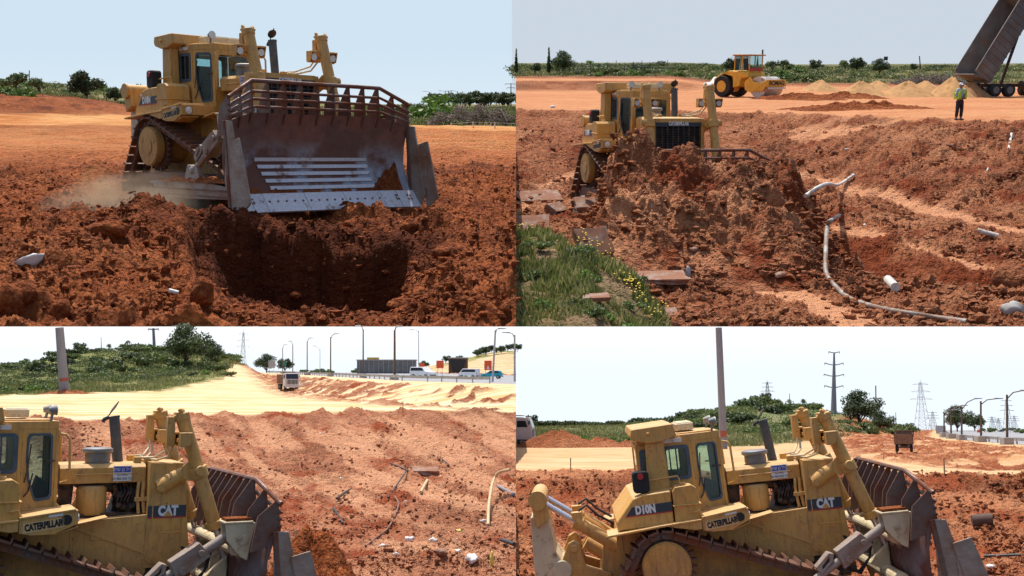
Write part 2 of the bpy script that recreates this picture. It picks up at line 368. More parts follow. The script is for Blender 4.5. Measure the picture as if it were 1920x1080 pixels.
def rough(X, Y, a, s=0):   # broken earth with clods, a = amplitude mask
    wx = X+.18*fbm(X*2.2, Y*2.2, s+40, 3); wy = Y+.18*fbm(X*2.2, Y*2.2, s+44, 3)
    r = .13*fbm(X*.9, Y*.9, s, 6, .55)+.12*ss(0, .5, fbm(X*.5, Y*.5, s+31, 3))*(1-2*np.abs(fbm(X*1.7, Y*1.7, s+33, 3)))+.40*clods(wx, wy, .62, s, .5)+.55*clods(wx, wy, .27, s+3, .65)+.55*clods(wx, wy, .14, s+6, .75)+.045*fbm(X*5, Y*5, s+2, 4, .7)+.05*(1-2*np.abs(fbm(X*2.6, Y*2.6, s+8, 4, .6)))
    return r*a
def grouser(X, Y, p0, ang, w_, pitch=.24, depth=.05):
    c, s_ = math.cos(ang), math.sin(ang); a = (X-p0[0])*c+(Y-p0[1])*s_; b = -(X-p0[0])*s_+(Y-p0[1])*c
    return np.abs(((a/pitch) % 1)-.5)*2*depth*np.exp(-(b/w_)**6), np.exp(-(b/w_)**6)

def zTL(X, Y, px, py, z):
    e = 6*fbm(X*.25, Y*.25, 90, 4)
    sand = ss(213, 219, py+e*.25)*ss(I(px, [0, 700, 966], [236, 243, 250])+2, I(px, [0, 700, 966], [234, 240, 247])-3, py+e*.3)
    band = ss(300, 270, py+e*1.5)*ss(200, 225, py)
    gl = I(px, [0, 60, 205, 330], [168, 172, 190, 198]); gr = I(px, [330, 640, 966], [205, 232, 239])
    g = np.where(px < 330, ss(gl+2, gl-2, py+e*.4), ss(gr+2, gr-2, py+e*.3))
    g = g*ss(88, 96, Y)*1.0
    return dict(sand=np.clip(sand*.95+.32*band*(1-sand), 0, 1), dry=np.clip(.45*ss(330, 300, py)*ss(230, 260, py), 0, 1), fresh=np.maximum(.6*ss(.1, .5, fbm(X*.5, Y*.5, 77, 3)), ss(16.2, 18.0, Y+.5*fbm(X*.8, Y*.8, 3, 3))*ss(22.5, 21.3, Y)*ss(340, 400, px+30*fbm(X*.9, Y*.9, 14, 3))*ss(880, 780, px+40*fbm(X*.9, Y*.9, 13, 3))), grass=g, road=z*0)  # pit part of fresh paints the blade's shadow into the earth colour
def dTL(X, Y, px, py, zn):
    a = ss(275, 345, py+10*fbm(X*.3, Y*.3, 5, 3))*(1-.5*ss(380, 450, px)*ss(860, 760, px)*ss(18.5, 17, Y)); a = np.maximum(a, .18*(1-zn['sand']))*(1-zn['grass'])
    r = rough(X, Y, a, 2)+.35*a*np.abs(fbm(X*.45, Y*.6, 12, 3))
    ru = .22*fbm(X*.10, Y*1.1, 15, 4)*(1-.7*a)*(1-zn['grass'])*ss(30, 38, Y)
    g, m = grouser(X, Y, ((95-960)/F*44, 44), R(-62), .5, .3, .14)
    return r*(1-.8*m*ss(55, 30, Y)*(px < 230))+ru+g*ss(52, 44, Y)*ss(24, 30, Y)*(px < 240)
def zTR(X, Y, px, py, z):
    e = 6*fbm(X*.3, Y*.3, 91, 4); d = Y-(I(px, [900, 1180, 1450, 1700, 1920, 2050], [64, 61, 57, 52, 50.5, 50])+1.0*fbm(X*.12, Y*0+3, 4, 3))
    sand = ss(.5, 3, d)*ss(122, 112, Y+e*.3)*(1-.85*ss(1360, 1250, px)*ss(99, 101, Y)*ss(106, 104, Y))
    s2 = ss(13, 5, dpoly(px, py, [(1440, 322), (1560, 345), (1700, 382), (1930, 440)])+e)*.5
    s3 = ss(24, 12, dpoly(px, py, [(1380, 520), (1500, 560), (1650, 625)])+e)*.75
    s4 = ss(9, 3, dpoly(px, py, [(1480, 262), (1600, 245), (1680, 226)])+e)*.5+ss(9, 3, dpoly(px, py, [(1470, 250), (1540, 235), (1600, 215)])+e)*.35+ss(8, 3, dpoly(px, py, [(1560, 425), (1700, 458), (1860, 510)])+e)*.5
    s5 = ss(16, 4, dpoly(px, py, [(960, 400), (1030, 350), (1090, 330)])+e)*.5
    g = ss(126, 134, Y+e*.3); gn = ss(8, -8, sdl(px, py)+e*2.2)*ss(40, 30, Y)
    return dict(sand=np.clip(sand*.85, 0, 1), dry=np.clip(1.8*(s2+s3+s4+s5), 0, 1), fresh=ss(0, .8, fbm(X*.45, Y*.45, 78, 3)+.9*gs(tr_(X, Y), 0, 1.6)), grass=np.clip(g+gn*.75, 0, 1), road=z*0)
def tr_(X, Y): return dpoly(X, Y, [((1560-960)/F*29, 29.5), ((1700-960)/F*25.5, 25.8), ((1860-960)/F*23.6, 23.8)])
def sdl(px, py): return -(py-I(px, [960, 1000, 1060, 1130, 1190, 1230, 1290], [395, 412, 450, 480, 510, 560, 640]))
def dTR(X, Y, px, py, zn):
    a = (1-zn['sand'])*(1-.93*zn['dry'])*(1-.7*zn['grass']); a = np.maximum(a, .04)*ss(95, 60, Y)+.15*(1-zn['grass'])*(1-zn['sand'])*ss(60, 95, Y)
    st = .26*fbm((X+.9*Y)*.1, (Y-1.2*X)*.8, 19, 3)*ss(30, 40, Y)*ss(58, 50, Y)
    return rough(X, Y, a*.9, 30)+st+.05*fbm(X*.2, Y*1.5, 66, 3)*ss(55, 70, Y)*(1-zn['grass'])
def zBL(X, Y, px, py, z):
    e = 5*fbm(X*.3, Y*.3, 92, 4); d = Y-(I(px, [-100, 100, 400, 700, 966], [50, 52, 58, 63, 67])+.8*fbm(X*.15, Y*0+1, 21, 3)); sd = -sdpoly(X, Y, RL[::-1])
    sand = ss(.2, 1.6, d)*ss(-1.0, -1.6, sd)*ss(I(px, [0, 300, 420, 520], [102, 118, 150, 400])+1, I(px, [0, 300, 420, 520], [100, 114, 140, 380]), Y+e)
    emb = ss(-12, -8, sd)*ss(1.5, -.5, sd)*(Y > 66)
    st = ss(-.08, .25, fbm(X*.35+Y*.1, (Y*.35-X*.25)*1.2, 61, 4)+.5*ss(700, 800, px))
    road = ss(.2, .8, sd)*ss(31, 30, sd); sand = np.clip(np.where(emb > .01, sand*(1-emb)+emb*st, sand)+ss(31, 33, sd)*.75, 0, 1)*(1-road)
    sh = ss(3.2, 2.2, np.abs(sd))*(1-road); sand = np.maximum(sand, sh)
    g = ss(I(px, [0, 300, 420, 520], [100, 114, 140, 380]), I(px, [0, 300, 420, 520], [103, 118, 150, 400]), Y+e)*(1-ss(-14, -9, sd))
    g = np.maximum(g, ss(238, 262, Y)*ss(31, 40, sd)*ss(.0, .2, fbm(X*.06, Y*.1, 9, 3)+.1))
    dry = .62*ss(-.1, .35, fbm((-X*.5+Y*.85)*.09, (X*.85+Y*.5)*.5, 62, 4)+.12*fbm(X*1.2, Y*1.2, 64, 3))*ss(1, -2, d)
    return dict(sand=sand, dry=dry*ss(30, 42, Y)+.35*ss(42, 30, Y)*ss(-.1, .4, fbm(X*.4, Y*.4, 63, 3)), fresh=ss(.15, .6, fbm(X*.35, Y*.35, 79, 3)+.9*gs(px, 600, 90)*gs(py, 1000, 80)), grass=np.clip(g, 0, 1), road=road)
def dBL(X, Y, px, py, zn):
    a = (1-zn['sand'])*(1-zn['grass'])*(1-zn['road'])*(1-.45*zn['dry'])
    st = .34*fbm((-X*.5+Y*.85)*.10, (X*.85+Y*.5)*.6, 20, 3)*a*ss(33, 42, Y)
    g, m = grouser(X, Y, ((895-960)/F*56, 56), R(118), .45, .28, .08); g2, m2 = grouser(X, Y, ((700-960)/F*52, 52), R(110), .45, .28, .07)
    k = ss(66, 62, Y)*ss(40, 46, Y)
    return rough(X, Y, a*.75, 50)*(1-.7*np.clip(m+m2, 0, 1)*k)+st+(g+g2)*k+.03*fbm(X*.2, Y*2, 67, 3)*zn['sand']*(Y < 120)
def zBR(X, Y, px, py, z):
    e = 5*fbm(X*.3, Y*.3, 93, 4); d = Y-(I(px, [960, 1200, 1700, 1930], [46, 45, 43, 40.5])+.8*fbm(X*.15, Y*0+5, 41, 3)); sd = sdpoly(X, Y, RR)
    Yf = I(px, [960, 1420, 1560, 1640, 1700], [93, 93, 112, 150, 400])
    road = ss(.2, .8, sd)*ss(26, 25, sd); emb = ss(-15, -11, sd)*ss(1.5, -.5, sd)*(Y > 52)
    st = ss(-.1, .25, fbm(X*.4+Y*.1, (Y*.3-X*.3)*1.2, 71, 4)-.12)*.8
    sand = ss(.2, 1.4, d)*ss(Yf+3, Yf, Y+e); sand = np.where(emb > .01, sand*(1-emb)+emb*st, sand)*(1-road); sand = np.maximum(sand, ss(2.5, 1.5, np.abs(sd))*(1-road))
    g = ss(Yf, Yf+3, Y+e)*(1-ss(-17, -12, sd))
    g = np.maximum(g, ss(26, 30, sd))
    return dict(sand=np.clip(sand, 0, 1), dry=.45*ss(0, .4, fbm(X*.3, Y*.3, 72, 3)), fresh=ss(-.1, .5, fbm(X*.35, Y*.35, 80, 3)), grass=np.clip(g, 0, 1), road=road)
def dBR(X, Y, px, py, zn):
    a = (1-zn['sand'])*(1-zn['grass'])*(1-zn['road'])*(1-.4*zn['dry'])
    g, m = grouser(X, Y, ((1830-960)/F*38, 38), R(112), .5, .28, .09); k = ss(44, 41, Y)*ss(28, 31, Y)
    return rough(X, Y, a*.8, 70)*(1-.7*m*k)+g*k+.1*fbm((X*.9+Y*.4)*.2, (Y-X)*.8, 22, 3)*a+.03*fbm(X*.2, Y*2, 68, 3)*zn['sand']
E_TL = mat_earth('red_clay_earth', (.11, .027, .009), (.31, .078, .021), (.47, .16, .055), (.60, .32, .12), (.50, .185, .055), (.13, .03, .009), g1=(.12, .14, .035), g2=(.30, .24, .11))  # very dark fresh tone carries the painted pit shade
E_TR = mat_earth('brown_clay_earth', (.15, .047, .021), (.34, .112, .046), (.54, .25, .125), (.55, .27, .12), (.50, .20, .085), (.25, .055, .017), g1=(.10, .14, .04), g2=(.26, .2, .11))
E_BL = mat_earth('pale_clay_earth', (.17, .055, .026), (.43, .165, .085), (.60, .31, .17), (.60, .385, .165), (.76, .61, .40), (.36, .085, .032), g1=(.10, .14, .035), g2=(.36, .33, .14), asphalt=(.34, .34, .35))
E_BR = mat_earth('orange_clay_earth', (.15, .042, .017), (.37, .115, .045), (.56, .25, .12), (.52, .30, .135), (.64, .44, .25), (.36, .09, .033), g1=(.12, .16, .05), g2=(.32, .3, .16), asphalt=(.32, .32, .33))
XD = 967.5
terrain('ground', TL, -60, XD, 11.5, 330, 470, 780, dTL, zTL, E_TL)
terrain('ground', TR, XD, 1990, 12.5, 330, 500, 800, dTR, zTR, E_TR)
terrain('ground', BL, -60, XD, 18, 285, 480, 760, dBL, zBL, E_BL)
terrain('ground', BR, XD, 1990, 16, 285, 480, 760, dBR, zBR, E_BR)
# bright sky behind the two lower sites
m, t, b = nodes('overcast_white_sky'); em = N(t, 'ShaderNodeEmission')
tc = objc(t); sx = N(t, 'ShaderNodeSeparateXYZ'); t.links.new(tc, sx.inputs[0])
t.links.new(ramp(t, math_(t, 'MULTIPLY_ADD', sx.outputs[2], .02), [(.0, (.80, .88, .95)), (.5, (1, 1, 1))]), em.inputs[0]); em.inputs[1].default_value = 1.0
t.links.new(em.outputs[0], t.nodes['Material Output'].inputs[0])
q = MB(); ys = 318.0; zt = (540-612.6)/F*ys; q.box(-230, 230, ys, ys+1.5, -75, zt); tag(q.obj('sky', m), kind='structure')
m, t, b = nodes('hazy_blue_sky'); em = N(t, 'ShaderNodeEmission'); sx = N(t, 'ShaderNodeSeparateXYZ'); t.links.new(objc(t), sx.inputs[0])
c1 = ramp(t, math_(t, 'MULTIPLY', sx.outputs[2], 1/2600.), [(.5, (.74, .80, .84)), (.72, (.66, .77, .85)), (1., (.58, .71, .82))])
c2 = ramp(t, math_(t, 'MULTIPLY', sx.outputs[2], 1/2600.), [(.5, (.66, .70, .74)), (.8, (.58, .64, .71)), (1., (.55, .62, .70))])
t.links.new(mix(t, ramp(t, math_(t, 'MULTIPLY_ADD', sx.outputs[0], 1/16.), [(.30, 0.0), (.7, 1.0)]), c1, c2), em.inputs[0]); em.inputs[1].default_value = .95
t.links.new(em.outputs[0], t.nodes['Material Output'].inputs[0])
q = MB(); q.box(-7500, 7500, 11500, 11530, -200, 3600); tag(q.obj('sky', m), kind='structure')
#@@OBJECTS
# ---------------------------------------------------------------- the tracked bulldozer (x forward, y left, z up; sprocket axle at x=0)
YEL = mat_paint(); BLK = mat_plain('black_paint', (.02, .022, .026), .5, 0, .3, 3, (.12, .07, .04), .4)
DRK = mat_plain('greasy_dark_metal', (.028, .026, .026), .6, .3, .4, 4, (.14, .07, .035), .5)
GRY = mat_plain('grey_sheet_metal', (.20, .21, .22), .5, .2, .2, 5, (.28, .18, .1), .3)
STK = mat_plain('dark_grey_exhaust_metal', (.085, .09, .095), .55, .3, .2, 4, (.16, .11, .08), .3)
RUST = mat_steel('rusty_brown_steel', (.17, .11, .09), (.20, .07, .035)); TRK = mat_steel('track_steel', (.13, .095, .08), (.22, .085, .04), .35, .6, .5, .2, 3)
MOLD = mat_steel('worn_moldboard_steel', (.30, .32, .36), (.19, .085, .06), .47, .56, .38, .35, .55)
def _m():
    t = MOLD.node_tree; b = t.nodes['Principled BSDF']; src = b.inputs['Base Color'].links[0].from_socket; z = N(t, 'ShaderNodeSeparateXYZ'); v = objc(t); t.links.new(v, z.inputs[0])
    f = math_(t, 'ADD', math_(t, 'MULTIPLY', z.outputs[2], .45), math_(t, 'MULTIPLY', noise(t, v, 1.5, 6, .7), .35)); up = mix(t, ramp(t, noise(t, v, 5, 6, .7), [(.3, 0.0), (.7, 1.0)]), (.15, .075, .055), (.22, .125, .10))
    t.links.new(mix(t, ramp(t, f, [(.70, 0.0), (.92, .92)]), src, up), b.inputs['Base Color'])
_m()
BLADE_GREY = mat_steel('scraped_grey_steel', (.34, .29, .245), (.24, .12, .06), .46, .68, .5, .1, 1.4); EDGE = mat_steel('bright_cutting_steel', (.58, .58, .60), (.24, .12, .07), .57, .70, .4, .2, 2.6)
CHR = mat_plain('chrome_rod', (.7, .71, .76), .22, .6, .03); GLS = mat_glass(); LENS = mat_plain('lamp_lens', (.75, .76, .74), .12, .1, .1)
RUB = mat_plain('black_rubber', (.02, .02, .02), .8, 0, .3); BLU = mat_plain('blue_grey_seal', (.07, .10, .13), .6, 0, .2); SEAT = mat_plain('dark_cab_interior', (.05, .055, .06), .8)
WHT = mat_plain('white_paint', (.75, .74, .72), .5, 0, .06, 3, (.4, .3, .2), .1); TAN = mat_plain('tan_decal', (.72, .46, .2), .6, 0, .08); NAVY = mat_plain('navy_decal', (.035, .045, .06), .5, 0, .1)
INK = mat_plain('black_ink', (.012, .012, .014), .5, 0, 0); RED = mat_plain('red_decal', (.45, .03, .03), .5, 0, .1); BLUE = mat_plain('blue_decal', (.05, .06, .42), .5, 0, .05)
PALE = mat_plain('pale_yellow_paint', (.60, .50, .32), .6, 0, .15, 3, (.3, .2, .1), .2); SOIL = E_TL
def rrect(x0, x1, z0, z1, r, n=4):
    p = []
    for cx, cz, a0 in ((x1-r, z1-r, 0), (x0+r, z1-r, 90), (x0+r, z0+r, 180), (x1-r, z0+r, 270)):
        p += [(cx+r*math.cos(R(a0+90*k/n)), cz+r*math.sin(R(a0+90*k/n))) for k in range(n+1)]
    return p
def chain_path(circs, n):    # belt round circles (x,z,r), clockwise seen from -y
    pts = []
    for cx, cz, r in circs: pts += [Vector((cx+r*math.cos(a), cz+r*math.sin(a))) for a in np.linspace(0, 2*math.pi, 72, endpoint=False)]
    pts = sorted(pts, key=lambda p: (p.x, p.y))
    def half(ps):
        h = []
        for p in ps:
            while len(h) > 1 and (h[-1]-h[-2]).cross(p-h[-2]) <= 0: h.pop()
            h.append(p)
        return h
    a = half(pts); b_ = half(pts[::-1]); H = a[:-1]+b_[:-1]; H.append(H[0])
    L = [0]
    for p, q_ in zip(H, H[1:]): L.append(L[-1]+(q_-p).length)
    out = []
    for i in range(n):
        s = L[-1]*i/n; j = max(k for k in range(len(L)-1) if L[k] <= s); f = (s-L[j])/(L[j+1]-L[j]); p = H[j].lerp(H[j+1], f); d = (H[j+1]-H[j]).normalized()
        s2 = min(max(s, 0), L[-1]); out.append((p, d))
    return out
def mk_dozer():
    D = empty('bulldozer', 'bulldozer', 'bulldozer')
    # main frame and side panels
    q = MB(); q.prism([(-.85, .95), (-.95, 1.5), (-.85, 2.2), (1.7, 2.24), (2.1, 2.22), (2.93, 2.27), (2.93, 1.25), (2.6, .8), (.2, .75)], -.78, .78)
    q.prism([(1.75, 2.1), (2.4, 1.85), (2.9, 1.6), (2.9, 1.57), (2.38, 1.8), (1.72, 2.06)], -.81, -.78); q.box(1.98, 2.3, -.80, -.78, 1.86, 2.0)
    q.box(1.64, 1.655, -.79, -.78, 1.3, 2.2); q.prism([(.75, 1.45), (.75, 1.85), (1.1, 1.87), (1.12, 1.45)], -.787, -.78)
    for zz in (1.5, 1.7, 1.9, 2.1): q.cyl((1.72, -.8, zz), (1.72, -.78, zz), .03, n=8)
    for xx, zz in ((2.78, 2.12), (2.78, 2.02), (2.86, 1.5)): q.cyl((xx, -.8, zz), (xx, -.78, zz), .025, n=8)
    q.obj('frame', YEL, D, bevel=.012)
    q = MB(); q.prism([(2.6, .75), (3.75, .95), (3.72, 1.32), (2.86, 1.32)], -.74, .74); q.prism([(-.2, .72), (2.6, .72), (2.6, .5), (0, .5)], -.5, .5); q.obj('belly_guard', DRK, D, bevel=.015)
    # engine bay: open between side panel and hood
    q = MB(); q.box(1.45, 2.93, -.5, .5, 2.25, 2.30); q.prism([(2.4, 2.3), (2.9, 2.3), (2.9, 2.84), (2.55, 2.82), (2.5, 2.6)], -.12, .36)
    for i in range(26):
        x = random.uniform(2.42, 2.9); z = random.uniform(2.3, 2.75); r = random.uniform(.03, .09); y = random.uniform(-.42, -.1); q.cyl((x, y, z), (x+random.uniform(-.05, .05), y+random.uniform(-.12, .12), z+random.uniform(.05, .12)), r, n=8)
    for k in range(7): x = 2.5+.06*k; q.tube([(x, -.36, 2.3), (x-.05, -.45, 2.5), (x+.03, -.42, 2.66), (x, -.3, 2.84)], .016, 6)
    q.prism([(1.55, 2.28), (1.7, 2.28), (1.74, 2.84), (1.5, 2.84)], -.2, .2); q.obj('engine', DRK, D, smooth=40)
    q = MB(); q.lathe([(0, 2.27), (.24, 2.27), (.26, 2.32), (.26, 2.72), (.24, 2.76), (.2, 2.78), (0, 2.78)], (2.03, -.3, 0)); q.prism([(1.62, 2.26), (1.84, 2.7), (1.92, 2.7), (1.92, 2.26)], -.33, -.27)
    q.obj('air_canister', YEL, D, smooth=40)
    q = MB(); q.tube([(2.9, -.62, 2.28), (2.86, -.6, 2.6), (2.88, -.55, 2.84)], .035, 8); q.tube([(2.8, -.62, 2.28), (2.77, -.6, 2.6), (2.8, -.55, 2.84)], .03, 8); q.box(2.72, 2.95, -.66, -.58, 2.5, 2.57); q.obj('coolant_pipe', YEL, D, smooth=40)
    q = MB(); q.box(1.78, 2.45, -.3, .3, 2.74, 2.83); q.cyl((2.25, -.2, 2.75), (2.5, -.2, 2.7), .09); q.obj('intake_duct', DRK, D, smooth=40)
    hood = None
    q = MB(); q.prism([(-.5, 2.83), (.5, 2.83), (.52, 3.1), (.44, 3.17), (-.44, 3.17), (-.52, 3.1)], 1.46, 2.92, ax='x'); q.box(1.7, 2.72, -.545, -.52, 2.985, 3.0); hood = q.obj('hood', YEL, D, bevel=.012)
    q = MB(); q.box(2.35, 2.67, -.532, -.522, 2.86, 3.13); q.obj('sticker', WHT, hood)
    q = MB(); q.box(2.365, 2.655, -.5345, -.5322, 3.015, 3.115); q.obj('sticker_band', BLUE, hood)
    q = MB(); q.merge(text_mesh('\u05e8\u05d7\u05e9 \u05df\u05d1 \u05dc\u05d9\u05d9\u05d0', .085, .001, .78, .0012), side(2.51, -.536, 3.065)); q.obj('sticker_lettering', WHT, hood)
    q = MB(); q.merge(text_mesh('03-9601030 :\u05dc\u05d8', .062, .0008, .84, .0012), side(2.51, -.5335, 2.90)); q.merge(text_mesh('\u05e8\u05e4\u05e2 \u05ea\u05d5\u05d3\u05d5\u05d1\u05e2', .045, .0, .9, .0012), side(2.51, -.5335, 2.965)); q.obj('sticker_number', INK, hood)
    # radiator housing
    q = MB(); q.prism([(2.95, 3.19), (3.54, 3.16), (3.70, 1.33), (2.88, 1.33)], -.8, -.70); q.prism([(2.95, 3.19), (3.54, 3.16), (3.70, 1.33), (2.88, 1.33)], .70, .8); q.prism([(2.95, 3.10), (2.95, 3.2), (3.56, 3.17), (3.57, 3.06)], -.70, .70)
    q.prism([(2.90, 1.33), (2.95, 3.1), (3.0, 3.1), (3.0, 1.33)], -.7, .7); q.cyl((3.02, -.83, 1.52), (3.02, -.8, 1.52), .11); q.cyl((3.02, -.85, 1.52), (3.02, -.83, 1.52), .05); q.cyl((3.02, .83, 1.52), (3.02, .8, 1.52), .11)
    for a in range(3): q.cyl((3.2+.05*math.cos(a*2.1), -.82, 2.62+.05*math.sin(a*2.1)), (3.2+.05*math.cos(a*2.1), -.8, 2.62+.05*math.sin(a*2.1)), .014, n=8)
    for s in (-1, 1): q.tube([(3.1, s*.81, 2.05), (3.12, s*.9, 1.95), (3.5, s*.9, 1.95), (3.42, s*.81, 2.05)], .013, 6); q.box(3.0, 3.02, s*.80-.012, s*.80+.012, 1.95, 2.75)
    rad = q.obj('radiator_housing', YEL, D, bevel=.01)
    q = MB()
    for k in range(9): y = -.66+.165*k; q.prism([(3.52, 2.93), (3.56, 2.93), (3.68, 1.4), (3.64, 1.4)], y-.014, y+.014)
    for k in range(22): z = 1.44+.067*k; x = 3.505+(2.93-z)*.083; q.box(x, x+.03, -.69, .69, z, z+.02)
    q.obj('grille', BLK, rad); q = MB(); q.prism([(3.40, 3.0), (3.44, 3.0), (3.56, 1.36), (3.52, 1.36)], -.7, .7); q.obj('radiator_core', INK, rad)
    q = MB(); q.prism([(3.548, 3.1), (3.566, 3.1), (3.578, 2.94), (3.56, 2.94)], -.70, .70); q.obj('grille_band', NAVY, rad)
    FX = Matrix.Rotation(R(90), 4, 'Z')
    q = MB(); q.merge(text_mesh('CATERPILLAR', .14, .008, .72, .003), Matrix.Translation((3.575, 0, 3.02)) @ FX @ Matrix.Rotation(R(86), 4, 'X')); q.obj('front_lettering', WHT, rad)
    for s in (-1, 1):
        Mt = Matrix.Identity(4) if s < 0 else Matrix.Rotation(R(180), 4, 'Z')
        y0, y1 = sorted((s*.8, s*.808))
        q = MB(); q.box(2.93, 3.60, y0, y1, 2.22, 2.42); q.obj('stripe', NAVY, rad); y0, y1 = sorted((s*.8, s*.8095)); q = MB(); q.box(2.93, 3.60, y0, y1, 2.195, 2.219); q.obj('stripe_edge', RED, rad)
        q = MB(); Q = side(3.28, -.811, 2.32) if s < 0 else Matrix.Translation((3.28, .811, 2.32)) @ Matrix.Rotation(R(180), 4, 'Z') @ XZ
        q.merge(text_mesh('CAT', .235, .015, .74, .003), Q); q.obj('lettering', WHT, rad); q = MB(); y0, y1 = sorted((s*.812, s*.817)); q.prism([(3.2, 2.225), (3.36, 2.225), (3.28, 2.33)], y0, y1); q.obj('yellow_triangle', YEL, rad)
    q = MB(); q.cyl((2.55, .3, 3.15), (2.45, .3, 4.0), .095); q.cyl((2.452, .3, 3.97), (2.446, .3, 4.01), .105); st = q.obj('exhaust_stack', STK, D, smooth=40)
    q = MB(); q.tube([(2.36, .3, 3.99), (2.28, .3, 3.95), (2.25, .3, 3.90)], .035, 8); q.cyl((2.34, .3, 4.0), (2.52, .3, 4.28), .012); Mc = Matrix.Translation((2.44, .3, 4.16)) @ Matrix.Rotation(R(-56), 4, 'Y'); q.lathe([(0, -.008), (.11, -.008), (.11, .008), (0, .008)], M=Mc, n=20); q.obj('rain_cap', BLK, st, smooth=40)
    q = MB(); q.lathe([(0, 3.15), (.2, 3.15), (.22, 3.22), (.215, 3.36), (0, 3.36)], (2.12, -.2, 0)); pc = q.obj('air_precleaner', GRY, D, smooth=40)
    q = MB(); q.lathe([(0, 3.36), (.25, 3.36), (.27, 3.39), (.26, 3.43), (.22, 3.45), (0, 3.46)], (2.12, -.2, 0)); q.obj('precleaner_lid', GRY, pc, smooth=40)
    for x, y in ((2.72, -.42), (2.9, -.42), (2.72, .3)): q = MB(); q.box(x, x+.13, y, y+.12, 3.17, 3.28); q.obj('hose_block', YEL, D, bevel=.008)
    # lift cylinders
    for s in (-1, 1):
        y = s*.98; A = Vector((3.44, y, 3.98)); B = Vector((4.06, y, 2.12)); C = A.lerp(B, .5)
        q = MB(); q.cyl(A, B, .125); q.cyl(A+Vector((-.035, 0, .10)), A+Vector((0, 0, -.02)), .145); q.cyl(A.lerp(B, .47), A.lerp(B, .57), .165); q.cyl(B, B+(B-A)*.07, .15)
        q.cyl(C+Vector((0, s*.12, 0)), C+Vector((0, s*.25, 0)), .09); q.box(3.30, 3.52, y-.13, y+.13, 4.05, 4.10); q.cyl((3.40, y-.1, 4.09), (3.35, y-.1, 4.16), .04, n=8); q.cyl((3.42, y+.1, 4.09), (3.47, y+.08, 4.15), .04, n=8); q.box(3.16, 3.3, y-.07, y+.07, 3.5, 4.02)
        lc = q.obj('lift_cylinder', YEL, D, smooth=40, bevel=.008)
        q = MB(); q.cyl(B+(B-A)*.07, B+(B-A)*.48, .05); q.obj('piston_rod', CHR, lc, smooth=40)
        q = MB(); q.tube([(3.12, s*.78, 2.75), (3.35, s*.85, 2.9), (3.62, s*.88, 3.03)], [.15, .14, .13], 14); q.cyl((3.62, s*.88, 3.03), (3.62, s*1.0, 3.03), .17); q.cyl((3.12, s*.9, 2.75), (3.12, s*.93, 2.75), .07); q.obj('cylinder_yoke', YEL, D, smooth=40)
        q = MB(); q.tube([(2.95, s*.36, 3.24), (3.1, s*.5, 3.22), (3.25, s*.8, 3.3), (3.3, s*1.0, 3.55), (3.26, y, 3.75)], .022, 8); q.tube([(2.85, s*.36, 3.26), (3.05, s*.5, 3.27), (3.2, s*.82, 3.4), (3.24, s*.96, 3.6), (3.2, s*.98, 3.8)], .02, 8); q.obj('hydraulic_hose', PALE, D, smooth=60)
        q = MB()
        for e in (-1, 1): yy = y+e*.27; q.box(3.34, 3.56, yy-.1, yy+.1, 3.70, 3.74); q.box(3.34, 3.36, yy-.1, yy+.1, 3.5, 3.7); q.prism([(3.36, 3.5), (3.5, 3.5), (3.56, 3.7), (3.36, 3.7)], yy+e*.09-.01, yy+e*.09+.01); q.box(3.36, 3.44, yy-e*.0-.1, yy+.1, 3.48, 3.52)
        q.box(3.38, 3.46, y-.2, y+.2, 3.55, 3.62); bk = q.obj('lamp_bracket', YEL, D, bevel=.006)
        for e in (-1, 1):
            yy = y+e*.27; q = MB(); q.cyl((3.40, yy, 3.6), (3.50, yy, 3.6), .07, .085); hl = q.obj('headlight', BLK, D, smooth=40); q = MB(); q.cyl((3.50, yy, 3.6), (3.515, yy, 3.6), .078); q.obj('lens', LENS, hl, smooth=40)
    # cab
    zb, zt_ = 2.46, 3.80; cab = None
    q = MB(); plan = [(-.28, -.80), (.78, -.84), (1.40, -.60), (1.40, .60), (.78, .84), (-.28, .80)]
    q.prism(plan, zt_, 3.94, ax='z'); q.prism([(-.30, -.86), (1.5, -.8), (1.5, .8), (-.30, .86)], 2.24, zb, ax='z'); q.prism([(-.2, -.7), (.9, -.7), (1.3, -.5), (1.3, .5), (.9, .7), (-.2, .7)], 3.94, 3.97, ax='z')
    th = .05
    for s in (-1, 1):
        Mx = Matrix(((1, 0, 0, 0), (0, 0, s, s*.80), (0, 1, 0, 0), (0, 0, 0, 1)))   # u->x, v->z, n->outward y
        sh = Matrix.Identity(4)
        q.panel([(-.28, zb), (.78, zb), (.78, zt_), (-.28, zt_)], [rrect(.26, .70, 3.10, 3.70, .06), rrect(-.22, .12, 3.10, 3.68, .05)], Mx, th*.8)
        q.box(.74, .80, *sorted((s*.78, s*.845)), zb, zt_)
        # front corner post
        q.box(1.36, 1.42, *sorted((s*.55, s*.62)), zb, zt_)
    Mr = Matrix(((0, 0, -1, -.28), (1, 0, 0, 0), (0, 1, 0, 0), (0, 0, 0, 1))); q.panel([(-.8, zb), (.8, zb), (.8, zt_), (-.8, zt_)], [rrect(-.62, .62, 2.98, 3.70, .06)], Mr, th*.6)
    Mf = Matrix(((0, 0, 1, 1.38), (1, 0, 0, 0), (0, 1, 0, 0), (0, 0, 0, 1))); q.panel([(-.6, zb), (.6, zb), (.6, zt_), (-.6, zt_)], [rrect(-.50, .50, 2.85, 3.68, .07)], Mf, th*.6)
    cab = q.obj('cab', YEL, D, bevel=.008)
